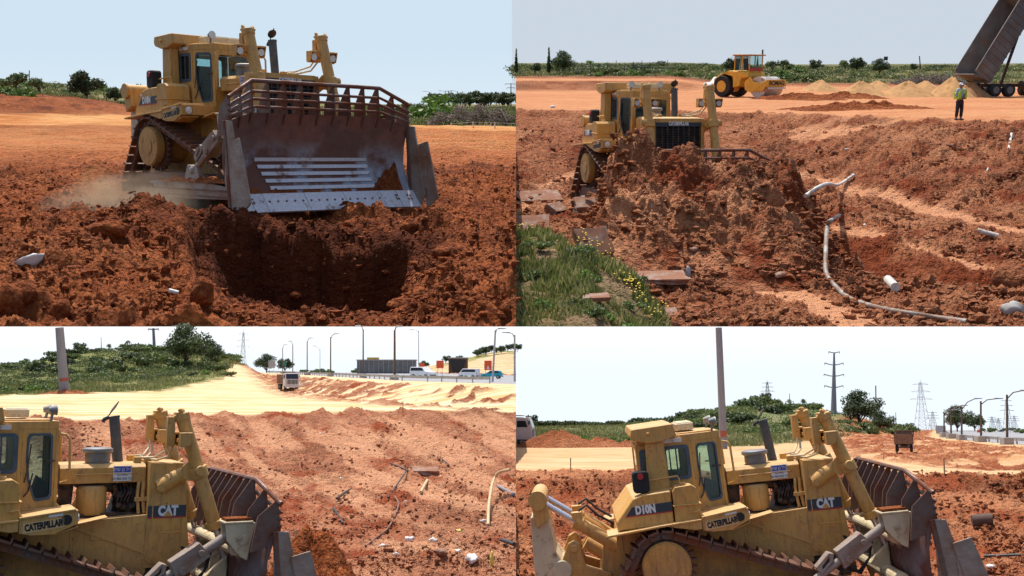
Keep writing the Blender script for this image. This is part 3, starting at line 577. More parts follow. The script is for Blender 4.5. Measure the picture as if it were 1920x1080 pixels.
    for s in (-1, 1):
        d = Vector((.60, -s*.24, 0)); L = d.length; d.normalize(); n_ = Vector((.24, s*.60, 0)).normalized(); o_ = Vector((.79, s*.80, 0))
        Md = Matrix(((d.x, 0, n_.x, o_.x), (d.y, 0, n_.y, o_.y), (0, 1, 0, 0), (0, 0, 0, 1)))
        win = [(.10, 3.66), (.14, 3.72), (.48, 3.72), (.53, 3.67), (.55, 2.66), (.51, 2.60), (.30, 2.58), (.25, 2.61), (.13, 2.95), (.09, 3.3)]
        q = MB(); q.panel([(.0, zb), (L, zb), (L, zt_), (0, zt_)], [win], Md, .035); dr = q.obj('door', YEL, cab, bevel=.006)
        cx = sum(p[0] for p in win)/len(win); cz = 3.2; inner = [(cx+(p[0]-cx)*.88, cz+(p[1]-cz)*.94) for p in win]
        q = MB(); q.panel([(cx+(p[0]-cx)*1.05, cz+(p[1]-cz)*1.02) for p in win], [inner], Matrix.Translation(n_*.0355) @ Md, .012); q.obj('door_seal', BLU, cab)
        q = MB(); q.panel(win, [], Matrix.Translation(n_*.015) @ Md, .006); q.obj('door_window', GLS, cab)
        q = MB(); q.tube([Md @ Vector((.06, 2.9, .06)), Md @ Vector((.1, 3.1, .07)), Md @ Vector((.15, 3.55, .06))], .012, 6); q.tube([Md @ Vector((.06, 2.66, .06)), Md @ Vector((.13, 2.75, .07)), Md @ Vector((.2, 3.05, .06))], .012, 6); q.tube([Md @ Vector((.42, 3.25, .06)), Md @ Vector((.58, 3.25, .06))], .018, 6); q.obj('wiper', BLK, cab)
        q = MB(); q.tube([(1.44, s*.62, 3.72), (1.53, s*.66, 3.7), (1.58, s*.68, 3.62), (1.6, s*.68, 3.0), (1.58, s*.66, 2.9), (1.46, s*.6, 2.86)], .022, 8); q.obj('grab_rail', YEL, cab, smooth=60)
        q = MB(); Mx = Matrix(((1, 0, 0, 0), (0, 0, s, s*.841), (0, 1, 0, 0), (0, 0, 0, 1)))
        q.panel(rrect(.22, .74, 3.06, 3.74, .08), [rrect(.29, .67, 3.13, 3.67, .05)], Mx, .014); q.panel(rrect(-.25, .15, 3.06, 3.72, .07), [rrect(-.19, .09, 3.13, 3.65, .04)], Mx, .014); q.box(.465, .495, *sorted((s*.84, s*.85)), 3.1, 3.7); q.obj('window_seal', BLU, cab)
        q = MB(); Mx = Matrix(((1, 0, 0, 0), (0, 0, s, s*.815), (0, 1, 0, 0), (0, 0, 0, 1))); q.panel(rrect(.26, .70, 3.10, 3.70, .06), [], Mx, .006); q.panel(rrect(-.22, .12, 3.10, 3.68, .05), [], Mx, .006); q.obj('side_window', GLS, cab)
    q = MB(); q.panel(rrect(-.62, .62, 2.98, 3.70, .06), [], Matrix.Translation((-.01, 0, 0)) @ Mr, .006); q.obj('rear_window', GLS, cab)
    q = MB(); q.panel(rrect(-.50, .50, 2.85, 3.68, .07), [], Mf, .006); q.obj('windscreen', GLS, cab)
    q = MB(); q.prism([(.0, 2.46), (.5, 2.46), (.52, 2.85), (.12, 2.9), (.02, 3.5), (-.1, 3.5), (-.08, 2.8)], -.28, .28); q.prism([(1.0, 2.46), (1.3, 2.46), (1.3, 2.85), (1.15, 2.95)], -.35, .35); q.box(.1, .5, -.5, -.4, 2.9, 3.0); q.tube([(.95, .2, 2.5), (.8, .2, 3.05)], .02); q.tube([(.95, -.2, 2.5), (.82, -.25, 3.0)], .02); q.obj('seat', SEAT, cab, bevel=.03)
    # roll-over canopy
    q = MB(); prof = [(-.40, 4.02), (-.37, 4.15), (.45, 4.19), (.50, 3.95), (.22, 3.86), (-.08, 3.85), (-.36, 3.93)]; q.prism(prof, -1.17, 1.17); q.cyl((-.05, -1.2, 4.03), (-.05, -1.17, 4.03), .04, n=10)
    for s in (-1, 1): q.prism([(-.15, 2.88), (.28, 2.92), (.24, 3.86), (-.12, 3.86)], *sorted((s*.88, s*1.10))); q.prism([(-.28, 2.80), (.34, 2.84), (.34, 2.95), (-.28, 2.9)], *sorted((s*.86, s*1.16)))
    q.obj('roll_canopy', YEL, D, bevel=.015)
    q = MB(); q.box(.56, .92, -.5, .5, 4.0, 4.14); q.box(.6, .9, -.46, .46, 4.14, 4.16); q.obj('air_conditioner', PALE, D, bevel=.01)
    q = MB(); q.box(.25, .62, -.872, -.842, 3.80, 3.88); q.obj('side_lamp', WHT, D)
    for y in (-.62, .3):
        q = MB(); q.cyl((1.26, y, 3.94), (1.28, y, 4.06), .025, n=8); q.cyl((1.22, y, 4.13), (1.35, y, 4.13), .05, .095); hl = q.obj('roof_light', GRY, D, smooth=40); q = MB(); q.cyl((1.35, y, 4.13), (1.362, y, 4.13), .088); q.obj('lens', LENS, hl, smooth=40)
    q = MB(); q.tube([(-.3, -1.2, 3.12), (.0, -1.2, 3.14), (.42, -1.2, 3.17), (.45, -1.2, 3.12), (.45, -1.2, 2.9)], .018, 6); q.obj('guard_rail', YEL, D, smooth=60)
    # tanks
    for s in (-1, 1):
        y0, y1 = sorted((s*1.46, s*.86)); q = MB(); q.prism([(-.84, 2.26), (-.86, 2.42), (-.50, 2.84), (-.30, 2.90), (.24, 2.93), (.24, 2.28)], y0, y1); tk = q.obj('fuel_tank' if s < 0 else 'hydraulic_tank', YEL, D, bevel=.02)
        q = MB(); y0, y1 = sorted((s*1.46, s*1.468)); q.prism([(-.66, 2.52), (-.53, 2.68), (.235, 2.72), (.235, 2.55)], y0, y1); q.obj('stripe', NAVY, tk)
        q = MB(); y0, y1 = sorted((s*1.46, s*1.469)); q.prism([(-.68, 2.495), (-.66, 2.515), (.235, 2.545), (.235, 2.525)], y0, y1); q.obj('stripe_edge', RED, tk)
        q = MB(); Q = side(-.28, -1.47, 2.615, R(-2)) if s < 0 else Matrix.Translation((-.28, 1.47, 2.615)) @ Matrix.Rotation(R(180), 4, 'Z') @ XZ
        q.merge(text_mesh('D10N', .215, .013, .72, .003), Q); q.obj('lettering', WHT, tk)
        q = MB(); y0, y1 = sorted((s*1.5, s*.9)); q.prism([(.27, 2.30), (.27, 2.90), (.33, 2.98), (.64, 3.0), (.74, 2.93), (.76, 2.62), (.80, 2.3)], y0, y1); y0, y1 = sorted((s*1.53, s*.9)); q.box(.25, .80, y0, y1, 2.62, 2.645); q.cyl((.5, s*1.2, 2.99), (.5, s*1.2, 3.04), .07); q.tube([(.62, s*1.52, 2.48), (.74, s*1.56, 2.5), (.78, s*1.56, 2.4), (.78, s*1.5, 2.3)], .02, 6)
        q.obj('battery_box' if s > 0 else 'oil_tank', YEL, D, bevel=.03, seg=2)
    q = MB(); q.prism([(-.84, 2.26), (-.86, 2.42), (-.50, 2.84), (-.33, 2.88), (-.33, 2.26)], -.855, .855); q.obj('rear_cover', YEL, D, bevel=.015)
    q = MB(); q.prism(rrect(-.46, -.14, 2.92, 3.34, .07), -1.36, -1.12); c_ = q.obj('tool_can', RUB, D, bevel=.02); q = MB(); q.cyl((-.3, -1.39, 3.24), (-.3, -1.36, 3.24), .06); q.obj('red_cap', RED, c_)
    # fenders
    for s in (-1, 1):
        def yy(a, b): return sorted((s*a, s*b))
        q = MB(); q.prism([(-1.06, 2.17), (-1.06, 2.21), (0, 2.31), (.75, 2.36), (.75, 2.32), (0, 2.27)], *yy(1.66, .79)); q.prism([(.76, 2.40), (1.62, 2.51), (1.62, 2.47), (.76, 2.36)], *yy(1.66, .79))
        q.prism([(.1, 2.27), (.75, 2.33), (.75, 2.17), (.62, 2.16)], *yy(1.64, 1.60)); q.prism([(.76, 2.37), (1.62, 2.48), (1.64, 2.25), (1.30, 2.10), (.94, 2.10), (.76, 2.14)], *yy(1.64, 1.60)); q.prism([(-.75, 2.2), (-.1, 2.27), (-.2, 2.0), (-.5, 1.9)], *yy(.9, .8))
        q.prism([(1.58, 2.26), (1.62, 2.48), (1.66, 2.48), (1.66, 2.24)], *yy(1.62, .8)); q.prism([(1.3, 2.10), (1.66, 2.22), (1.66, 2.2), (1.3, 2.08)], *yy(1.62, 1.2)); q.prism([(1.68, 2.2), (2.2, 2.3), (2.2, 2.28), (1.68, 2.18)], *yy(1.15, .8))
        fd = q.obj('fender', YEL, D, bevel=.006)
        q = MB(); q.prism([(.82, 2.135), (1.44, 2.215), (1.44, 2.375), (.82, 2.295)], *yy(1.64, 1.647)); q.obj('decal', TAN, fd)
        q = MB(); Q = Matrix.Translation((1.13, -1.649, 2.255)) @ Matrix.Rotation(R(-7.3), 4, 'Y') @ XZ if s < 0 else Matrix.Translation((1.13, 1.649, 2.255)) @ Matrix.Rotation(R(180), 4, 'Z') @ Matrix.Rotation(R(7.3), 4, 'Y') @ XZ
        q.merge(text_mesh('CATERPILLAR', .150, .0085, .63, .003), Q); q.obj('lettering', INK, fd)
        if s < 0: q = MB(); q.prism([(1.2, 2.38), (1.42, 2.405), (1.42, 2.455), (1.2, 2.43)], -1.648, -1.64); q.obj('sticker', WHT, fd)
        q = MB(); q.cyl((1.52, s*1.46, 2.34), (1.66, s*1.46, 2.34), .1); hl = q.obj('headlight', BLK, D, smooth=40); q = MB(); q.cyl((1.66, s*1.46, 2.34), (1.69, s*1.46, 2.34), .09, .06); q.obj('lens', LENS, hl, smooth=40)
        q = MB(); q.cyl((1.48, s*1.63, 2.33), (1.48, s*1.647, 2.33), .085); q.obj('lamp_recess', INK, fd, smooth=40)
    # tracks
    circ = [(0, 1.52, .60), (-.78, .52, .46), (2.92, .54, .50)]; path = chain_path([(a, b_, c+.0) for a, b_, c in circ], 46)
    for s in (-1, 1):
        yc = s*1.32; tr = None
        q = MB(); q.prism([(-.7, .45), (-.6, .85), (.3, .92), (2.3, .9), (2.8, .8), (2.8, .42)], yc-.2, yc+.2)
        for k in range(8): x = -.55+k*.44; q.cyl((x, yc-.24, .28), (x, yc+.24, .28), .16, n=14)
        q.box(-.3, .9, *sorted((s*.78, s*1.2)), .62, .9); tr = q.obj('track_frame', TRK, D, bevel=.01)
        q = MB()
        for i, (p, d) in enumerate(path):
            # d: travel direction in xz; outward normal = right-hand side
            n2 = Vector((d.y, -d.x)); M3 = Matrix(((d.x, 0, n2.x, p.x), (0, 1, 0, yc), (d.y, 0, n2.y, p.y), (0, 0, 0, 1)))
            q.prism([(-.112, .05), (.100, .05), (.112, .085), (-.08, .085), (-.085, .165), (-.105, .165), (-.112, .085)], -.34, .34, M3)
            for e in (-1, 1): q.prism([(-.125, -.09), (.125, -.09), (.125, .03), (.09, .05), (-.09, .05), (-.125, .03)], e*.17-.045, e*.17+.045, M3); q.cyl(M3 @ Vector((.06, e*.215, -.03)), M3 @ Vector((.06, e*.235, -.03)), .04, n=8)
        q.obj('track_chain', TRK, tr)
        q = MB(); n_t = 26; pr = []
        for k in range(n_t):
            for f, r in ((0, .50), (.25, .50), (.42, .60), (.58, .60), (.75, .50)): a = 2*math.pi*(k+f)/n_t; pr.append((r*math.cos(a), 1.52+r*math.sin(a)))
        q.prism(pr, yc-.06, yc+.06); q.obj('sprocket', TRK, tr)
        q = MB(); yo = s*1.62; q.cyl((0, s*.8, 1.52), (0, s*1.45, 1.52), .40, n=28); q.cyl((0, s*1.44, 1.52), (0, s*1.60, 1.52), .47, n=36); q.cyl((0, s*1.60, 1.52), (0, s*1.625, 1.52), .44, n=36); q.cyl((0, s*1.62, 1.52), (0, s*1.645, 1.52), .20, n=24)
        for k in range(36): a = 2*math.pi*k/36; q.cyl((.45*math.cos(a), s*1.6, 1.52+.45*math.sin(a)), (.45*math.cos(a), s*1.618, 1.52+.45*math.sin(a)), .017, n=6)
        for k in range(3): a = 2.1*k+.5; q.cyl((.31*math.cos(a), s*1.62, 1.52+.31*math.sin(a)), (.31*math.cos(a), s*1.638, 1.52+.31*math.sin(a)), .07, n=12)
        q.obj('final_drive', YEL, tr, smooth=35)
        for cx, cz, r in circ[1:]:
            q = MB(); q.cyl((cx, yc-.1, cz), (cx, yc+.1, cz), r-.08, n=28); q.cyl((cx, yc-.16, cz), (cx, yc+.16, cz), .18, n=16); q.obj('idler', TRK, tr, smooth=40)
        # push arm
        q = MB(); q.prism([(.55, .36), (.5, .56), (.72, .72), (2.6, .80), (4.15, .66), (4.2, .40), (2.6, .36)], *sorted((s*1.76, s*1.98)))
        q.prism([(2.2, .78), (2.85, .78), (2.75, 1.1), (2.35, 1.12)], *sorted((s*1.80, s*1.94)))
        pa = q.obj('push_arm', BLADE_GREY, D, bevel=.012)
        q = MB(); q.box(.8, 4.0, *sorted((s*1.98, s*2.0)), .56, .60); q.box(.8, 4.0, *sorted((s*1.98, s*2.0)), .44, .46); q.cyl((.75, s*1.7, .55), (.75, s*2.02, .55), .14, n=16); q.obj('arm_seam', RUST, pa)
        gx = np.linspace(0, 1, 46); gz = np.linspace(-1, 1, 9); GA, GB = np.meshgrid(gx, gz); xx_ = 1.2+2.9*GA; yy_ = s*1.87+GB*.15; zz_ = .74+(.16*np.sin(GA*3.1)**.5*(1-GB**2)*(.5+.9*np.abs(fbm(xx_*2.2, yy_*3+s, 71, 4)))); Vv = np.stack([xx_, yy_, zz_], -1).reshape(-1, 3); ii = np.arange(46*9).reshape(9, 46); so_ = mesh_np('soil', Vv, np.stack([ii[:-1, :-1], ii[:-1, 1:], ii[1:, 1:], ii[1:, :-1]], -1).reshape(-1, 4), SOIL); so_.parent = pa
        # tilt brace
        A = Vector((2.55, s*1.87, 1.0)); B = Vector((4.1, s*1.95, 1.98)); d = (B-A).normalized(); Mb = Matrix(((d.x, 0, -d.z, A.x), (0, 1, 0, A.y), (d.z, 0, d.x, A.z), (0, 0, 0, 1)))
        q = MB(); q.cyl(A, A+d*.75, .07); q.ball(A, .12); q.prism([(.7, -.15), (.78, .19), (1.35, .19), (1.40, -.12)], -.15, .15, Mb); q.cyl(Mb @ Vector((.88, -.19, -.06)), Mb @ Vector((.88, .19, -.06)), .07); q.cyl(Mb @ Vector((1.28, -.19, .02)), Mb @ Vector((1.28, .19, .02)), .06); q.cyl(A+d*1.3, B, .09)
        q.panel([(.30, .02), (.62, .08), (.72, .18), (.66, .26), (.3, .18)], [[(.38, .08), (.58, .12), (.62, .19), (.4, .13)]], Mb @ Matrix(((1, 0, 0, 0), (0, 0, 1, -.12), (0, 1, 0, 0), (0, 0, 0, 1))), .24)
        br = q.obj('tilt_brace', BLADE_GREY if s < 0 else RUST, D, smooth=35, bevel=.01)
        q = MB(); 
        for k in range(3): q.tube([Mb @ Vector((.7, .05*k, -.1)), Mb @ Vector((.9, .05*k-.05, -.35-.05*k)), Mb @ Vector((1.2, .0, -.3)), Mb @ Vector((1.5, .05*k, -.05))], .02, 6)
        for k in range(3): q.tube([(3.5, s*(1.0+.06*k), 1.7), (3.6, s*1.1, 1.5+.06*k), (3.75, s*1.3, 1.62+.04*k), (3.9, s*1.6, 1.75)], .022, 6)
        q.obj('brace_hose', RUB, br, smooth=60)
    # blade
    bl = None; prof = [(4.96, .22), (4.71, .50), (4.52, .85), (4.40, 1.2), (4.42, 1.65), (4.52, 2.05), (4.60, 2.24)]
    def bx(y): a = abs(y); return 0 if a < 1.72 else (a-1.72)*.36
    def bz(y): a = abs(y); return 0 if a < 1.72 else -(a-1.72)*.28
    ys_ = [-2.42, -2.05, -1.72, -.75, 0, .75, 1.72, 2.05, 2.42]
    q = MB(); secs = []
    for y in ys_:
        f = [(x+bx(y), y, z+bz(y)*(z/2.24)**2) for x, z in prof]; bk = [(x-.07+bx(y), y, z+bz(y)*(z/2.24)**2) for x, z in prof[::-1]]; secs.append(f+bk)
    q.loft(secs); bl = q.obj('blade', MOLD, D, smooth=50)
    q = MB(); q.cyl((4.22, -2.0, 1.72), (4.22, 2.0, 1.72), .10, n=16); q.cyl((4.24, -2.0, .95), (4.24, 2.0, .95), .14, n=16)
    for y in (-.5, .5): q.prism([(4.3, .5), (4.42, .75), (4.31, 1.2), (4.33, 1.65), (4.42, 2.05), (4.25, 2.1), (4.12, 1.2)], y-.04, y+.04)
    for s in (-1, 1): q.prism([(3.98, 2.22), (4.02, 1.9), (4.25, 1.62), (4.30, 1.55), (4.45, 2.2)], *sorted((s*1.78, s*1.82))); q.prism([(3.98, 2.22), (4.02, 1.9), (4.25, 1.62), (4.38, 1.55), (4.52, 2.2)], *sorted((s*2.12, s*2.16))); q.box(3.96, 4.47, *sorted((s*1.76, s*2.18)), 2.19, 2.23); q.cyl((4.3, s*2.14, 1.9), (4.3, s*2.18, 1.9), .09)
    q.prism([(3.9, 1.15), (4.30, 1.5), (4.30, .9)], -1.12, -.98); q.prism([(3.9, 1.15), (4.30, 1.5), (4.30, .9)], .98, 1.12)
    q.obj('blade_back', PALE, bl, bevel=.01)
    for s in (-1, 1): q = MB(); q.box(4.0, 4.44, *sorted((s*1.8, s*2.14)), 2.231, 2.28); q.obj('soil', SOIL, bl)
    q = MB(); xs = [-2.45, -1.98, -1.48, -.78, 0, .78, 1.48, 1.98, 2.45]; edges = [-2.42, -2.0, -1.6, -.53, .53, 1.6, 2.0, 2.42]
    for a, b_ in zip(edges, edges[1:]):
        a += .006; b_ -= .006; pa_ = [(4.72+bx(a), a, .54), (4.75+bx(a), a, .55), (5.06+bx(a), a, .18), (5.02+bx(a), a, .15)]; pb = [(4.72+bx(b_), b_, .54), (4.75+bx(b_), b_, .55), (5.06+bx(b_), b_, .18), (5.02+bx(b_), b_, .15)]; q.loft([pa_, pb])
    ce = q.obj('cutting_edge', EDGE, bl)
    q = MB()
    def bolt(y, f): x = 4.75+bx(y)+.31*f; z = .55-.37*f; q.cyl((x-.02, y, z-.02), (x+.008, y, z+.008), .026, n=8)
    for a, b_ in zip(edges[1:-1], edges[2:-1]):
        n_ = 5 if b_-a > .6 else 3
        for k in range(n_): bolt(a+(b_-a)*(k+.5)/n_, .45)
    for s in (-1, 1):
        for u_ in (2.28, 2.22, 1.98, 1.94): bolt(s*u_, .3); bolt(s*u_, .52)
    q.obj('edge_bolts', RUST, bl)
    for k in range(5):      # wear strips bolted to the moldboard
        def pp(z): 
            for (xa, za), (xb, zb2) in zip(prof, prof[1:]):
                if za <= z <= zb2: return xa+(xb-xa)*(z-za)/(zb2-za)
        z = .62+.15*k; z1 = z+.08; q = MB(); hw = 1.55; q.prism([(pp(z)+.0, z), (pp(z)+.03, z), (pp(z1)+.03, z1), (pp(z1), z1)], -hw+.06*(4-k), hw-.02*k); q.obj('wear_strip', EDGE, bl, bevel=.005)
    for s in (-1, 1):
        q = MB(); q.prism([(4.80, 2.06), (5.02, 2.04), (5.40, .45), (5.28, .22), (4.98, .26), (4.74, .8)], *sorted((s*2.43, s*2.47))); q.obj('end_plate', BLADE_GREY, bl, bevel=.006)
        q = MB(); q.prism([(5.05, 1.62), (5.4, 1.70), (5.78, .42), (5.40, .12)], *sorted((s*2.50, s*2.54))); q.box(5.1, 5.4, *sorted((s*2.46, s*2.51)), .6, 1.4); q.obj('side_cutter', BLADE_GREY, bl, bevel=.006)
        q = MB(); q.prism([(4.74, 2.05), (4.82, 2.06), (4.98, .28), (4.88, .28)], *sorted((s*2.40, s*2.49))); q.obj('corner_post', RUST, bl, bevel=.006)
    q = MB()      # rock guard
    fy = [-2.38, -2.05, -1.70, -1.28, -.86, -.43, 0, .43, .86, 1.28, 1.70, 2.05, 2.38]
    for y in fy:
        w_ = .34 if abs(y) in (1.7, 2.38, .86) else .22; dx, dz_ = bx(y), bz(y)
        q.prism([(4.30+dx-w_*.5, 1.9+dz_), (4.52+dx, 2.0+dz_), (4.66+dx, 2.25+dz_), (4.60+dx, 2.90+dz_*1.9), (4.54+dx, 2.92+dz_*1.9), (4.36+dx-w_*.35, 2.5+dz_)], y-.018, y+.018)
    for zr, r in ((2.36, .032), (2.52, .032), (2.68, .032), (2.9, .045)):
        f = (zr-2.24)/.66; q.tube([(4.63+bx(y), y, zr+bz(y)*(1+.9*f)) for y in (-2.42, -2.05, -1.72, 0, 1.72, 2.05, 2.42)], r, 8)
    q.obj('rock_guard', RUST, bl, smooth=40)
    # clay stuck on the moldboard
    q = MB(); P_ = []
    nx, nz = 90, 16; g = np.zeros((nz, nx, 3))
    for i in range(nz):
        for j in range(nx):
            y = -2.2+4.4*j/(nx-1); z = .52+.9*(i/(nz-1)); lim = .60+.9*max(0, (abs(y)-1.45))**1.2*(1 if y > 0 else .35)+.1*float(fbm(np.array([y*3.]), np.array([0.]), 5, 3)[0]); x = pp(z) if z < 2.2 else 4.5
            g[i, j] = (x+bx(y)+(.05 if z < lim else -.05)-.01*i/nz, y, z)
    me = None; V = g.reshape(-1, 3); idx = np.arange(nx*nz).reshape(nz, nx); f = np.stack([idx[:-1, :-1], idx[:-1, 1:], idx[1:, 1:], idx[1:, :-1]], -1).reshape(-1, 4)
    o = mesh_np('clay', V, f, SOIL); o.parent = bl; q.bm.free()
    # ripper
    q = MB(); q.prism([(-.85, .95), (-.85, 1.9), (-1.0, 2.05), (-1.15, 1.9), (-1.3, 1.2), (-1.2, .9)], -.6, .6); q.obj('ripper_mount', YEL, D, bevel=.02)
    for s in (-1, 1):
        q = MB(); q.prism([(-1.0, .85), (-1.05, 1.35), (-1.55, 1.55), (-1.62, 1.98), (-1.72, 2.05), (-1.85, 2.0), (-2.1, 1.5), (-2.3, .9), (-1.8, .75)], *sorted((s*.72, s*.55))); q.cyl((-1.74, s*.5, 1.9), (-1.74, s*.76, 1.9), .08); q.obj('ripper_link', YEL, D, bevel=.015)
        A = Vector((-2.28, s*.6, 2.86)); B = Vector((-.88, s*.6, 1.86)); q = MB(); q.cyl(A.lerp(B, .46), B, .135); q.cyl(A.lerp(B, .44), A.lerp(B, .52), .16); q.box(-1.72, -1.52, s*.6-.12, s*.6+.12, 2.45, 2.6); rc = q.obj('ripper_cylinder', YEL, D, smooth=40)
        q = MB(); q.cyl(A, A.lerp(B, .45), .055); q.obj('piston_rod', CHR, rc, smooth=40)
        q = MB(); q.tube([(-1.58, s*.6, 2.62), (-1.4, s*.62, 2.72), (-1.2, s*.6, 2.5), (-.9, s*.55, 2.3)], .025, 8); q.tube([(-1.5, s*.6, 2.2), (-1.35, s*.6, 2.35), (-1.15, s*.6, 2.15)], .025, 8); q.obj('ripper_hose', RUB, rc, smooth=60)
        A = Vector((-1.5, s*.3, 1.95)); B = Vector((-.9, s*.3, 1.55)); q = MB(); q.cyl(A, B, .15); q.obj('pitch_cylinder', YEL, D, smooth=40)
    q = MB(); q.cyl((-2.36, -.92, 2.93), (-2.36, .92, 2.93), .17, n=24); q.cyl((-2.36, -.97, 2.93), (-2.36, -.92, 2.93), .19, n=24); q.prism([(-2.5, 2.9), (-2.2, 2.85), (-2.15, 2.55), (-2.45, 2.4)], -.9, .9); rb = q.obj('ripper_beam', YEL, D, smooth=40)
    q = MB(); q.prism([(-2.55, 2.6), (-2.2, 2.6), (-2.12, 1.9), (-1.95, 1.6), (-1.98, 1.2), (-2.2, .95), (-2.5, .9), (-2.58, 1.6)], -.72, .72); q.cyl((-2.02, -.76, 1.5), (-2.02, .76, 1.5), .2, n=20); q.obj('ripper_carrier', PALE, D, bevel=.02)
    q = MB(); q.prism([(-2.5, 1.2), (-2.2, 1.2), (-2.15, .6), (-1.95, .3), (-2.1, .25), (-2.4, .5)], -.09, .09); q.obj('ripper_shank', RUST, D, bevel=.01)
    return D
D0 = mk_dozer()
def pose_dozer(o, S, pos, head, pitch, roll, label):
    Rm = Matrix.Rotation(R(head), 4, 'Z') @ Matrix.Rotation(-R(pitch), 4, 'Y') @ Matrix.Rotation(R(roll), 4, 'X')
    o.matrix_basis = S.M @ Matrix.Translation(pos) @ Rm; o['label'] = label; o['group'] = 'yellow tracked bulldozers'; setk(o, S.K); return o
pose_dozer(D0, BR, (3.21, 22.47, .02), -3.7, 5.8, 2.0, 'yellow bulldozer seen side on with chrome ripper cylinders and black D10N panel')
pose_dozer(dup(D0), BL, (-9.51, 18.62, .35), 29.0, -1.2, -1.2, 'yellow bulldozer cut off behind its cab, hood and exhaust stack close up')
pose_dozer(dup(D0), TL, (-7.64, 26.89, .0), -43.4, 1.6, -2.5, 'yellow bulldozer showing the front of its wide raised rusty blade')
D4 = pose_dozer(dup(D0), TR, (3.87, 34.24, .08), -75.8, .8, -.6, 'yellow bulldozer facing forward behind a tall pile of dirt')
for c_ in bpy.data.objects:
    if c_.parent and abs(c_.parent.matrix_basis.translation.y-D4.matrix_basis.translation.y) < 1e-3 and c_.parent is D4 and c_.name.startswith('blade'): c_.location.z = -.58
# ---------------------------------------------------------------- vegetation
LF1 = mat_leaf('olive_leaves', (.07, .105, .025), (.17, .22, .06)); LF2 = mat_leaf('dark_leaves', (.035, .06, .02), (.10, .135, .045)); LF3 = mat_leaf('fresh_green_leaves', (.08, .15, .02), (.2, .32, .05))
LFD = mat_leaf('dry_grass_blades', (.14, .16, .04), (.34, .32, .11), (.5, .42, .22)); LFG = mat_leaf('green_grass_blades', (.07, .12, .02), (.2, .27, .06), (.35, .33, .12))
BARK = mat_plain('grey_brown_bark', (.11, .08, .055), .9, 0, .3, 5); TWIG = mat_plain('dead_grey_twigs', (.20, .16, .13), .9, 0, .35, 1.5); FLW = mat_plain('yellow_petals', (.85, .6, .02), .6, 0, .1)
def leaves(lobes, n, size, shell=.55, flat=0):
    w_ = np.array([l[3]*l[4]*l[5] for l in lobes])**.67; k = rng.choice(len(lobes), n, p=w_/w_.sum()); L = np.array(lobes)[k]
    d = rng.normal(size=(n, 3)); d /= np.linalg.norm(d, axis=1)[:, None]; r = (shell+(1-shell)*rng.random((n, 1))); C = L[:, :3]+d*L[:, 3:6]*r*(1+.25*rng.normal(size=(n, 1))*.5)
    a = rng.normal(size=(n, 3)); a /= np.linalg.norm(a, axis=1)[:, None]; b_ = np.cross(a, d+.4*rng.normal(size=(n, 3))); b_ /= np.linalg.norm(b_, axis=1)[:, None]+1e-9
    s = size*(.6+.8*rng.random((n, 1))); return np.stack([C-a*s, C-b_*s*.55, C+a*s, C+b_*s*.55], 1).reshape(-1, 3)
def leafobj(name, V, mat, parent=None):
    n = len(V)//4; o = mesh_np(name, V, np.arange(n*4).reshape(n, 4), mat, False); o.parent = parent; return o
def crownlobes(w_, h, z0, n, jit=.5):
    out = []
    for i in range(n):
        a = rng.random()*6.28; r = rng.random()**.6*w_*.36; z = z0+h*(.22+.62*rng.random()*(1-.5*r/(w_*.36)))
        rr = w_*(.13+.12*rng.random()); out.append((r*math.cos(a), r*math.sin(a), z, rr, rr, rr*.8*min(1.3, h/w_*1.1)))
    return out
def mk_tree(name, w_, h, trunk, nl, size, mat, lobes=12, cat='tree'):
    T = empty(name, 'tree', cat); lb = crownlobes(w_, h-trunk, trunk, lobes); q = MB(); q.tube([(0, 0, -.3), (.02*h, 0, trunk*.6), (0, .02*h, trunk+.3*(h-trunk))], [.045*h*.6, .035*h*.6, .015*h*.6], 8)
    for l in lb[:9]: q.tube([(0, 0, trunk*.7), (l[0]*.5, l[1]*.5, (trunk*.7+l[2])/2+.05*h), l[:3]], [.014*h, .01*h, .004*h], 5)
    q.obj('trunk', BARK, T, smooth=60); leafobj('crown', leaves(lb, nl, size), mat, T); return T
def mk_shrub(name, w_, h, nl, size, mat, lobes=7, cat='shrub'):
    T = empty(name, 'shrub', cat); lb = [(l[0], l[1], l[2]*.8, l[3], l[4], l[5]) for l in crownlobes(w_*1.2, h, -.1*h, lobes)]; q = MB()
    for l in lb: q.tube([(l[0]*.2, l[1]*.2, -.2), l[:3]], [.03*h, .01*h], 5)
    q.obj('stem', BARK, T, smooth=60); leafobj('foliage', leaves(lb, nl, size, .3), mat, T); return T
def mk_palm(name, h):
    T = empty(name, 'palm', 'palm tree'); q = MB(); q.tube([(0, 0, -.3), (.05*h, 0, h*.5), (0, 0, h*.9)], [.05*h, .035*h, .04*h], 8); q.obj('trunk', BARK, T); q = MB()
    for k in range(26):
        a = k*2.4; L = h*.3*(.8+.4*random.random()); e = .9-1.6*random.random(); p = [(L*t_*math.cos(a), L*t_*math.sin(a), h*.9+L*(e*t_-.9*t_*t_)) for t_ in (0, .3, .6, 1)]
        for i in range(3):
            A, B = Vector(p[i]), Vector(p[i+1]); n_ = Vector((-math.sin(a), math.cos(a), 0))*L*.12; q.face([A-n_, A+n_, B+n_*(.8-.3*i), B-n_*(.8-.3*i)])
    q.obj('crown', LF2, T, fixn=False); return T
used = set()
def put(proto, S, px, Y, sc_=1.0, label=None, group=None, dz_=0.0, rz=None, py=None):
    first = proto.name not in used; o = proto if first else dup(proto); used.add(proto.name)
    g = S.gnd(px, py) if py else S.at(px, Y)
    place(o, S, (g.x, g.y, g.z+dz_), random.random()*6.28 if rz is None else rz, sc_=sc_)
    if label: o['label'] = label
    if group: o['group'] = group
    return o
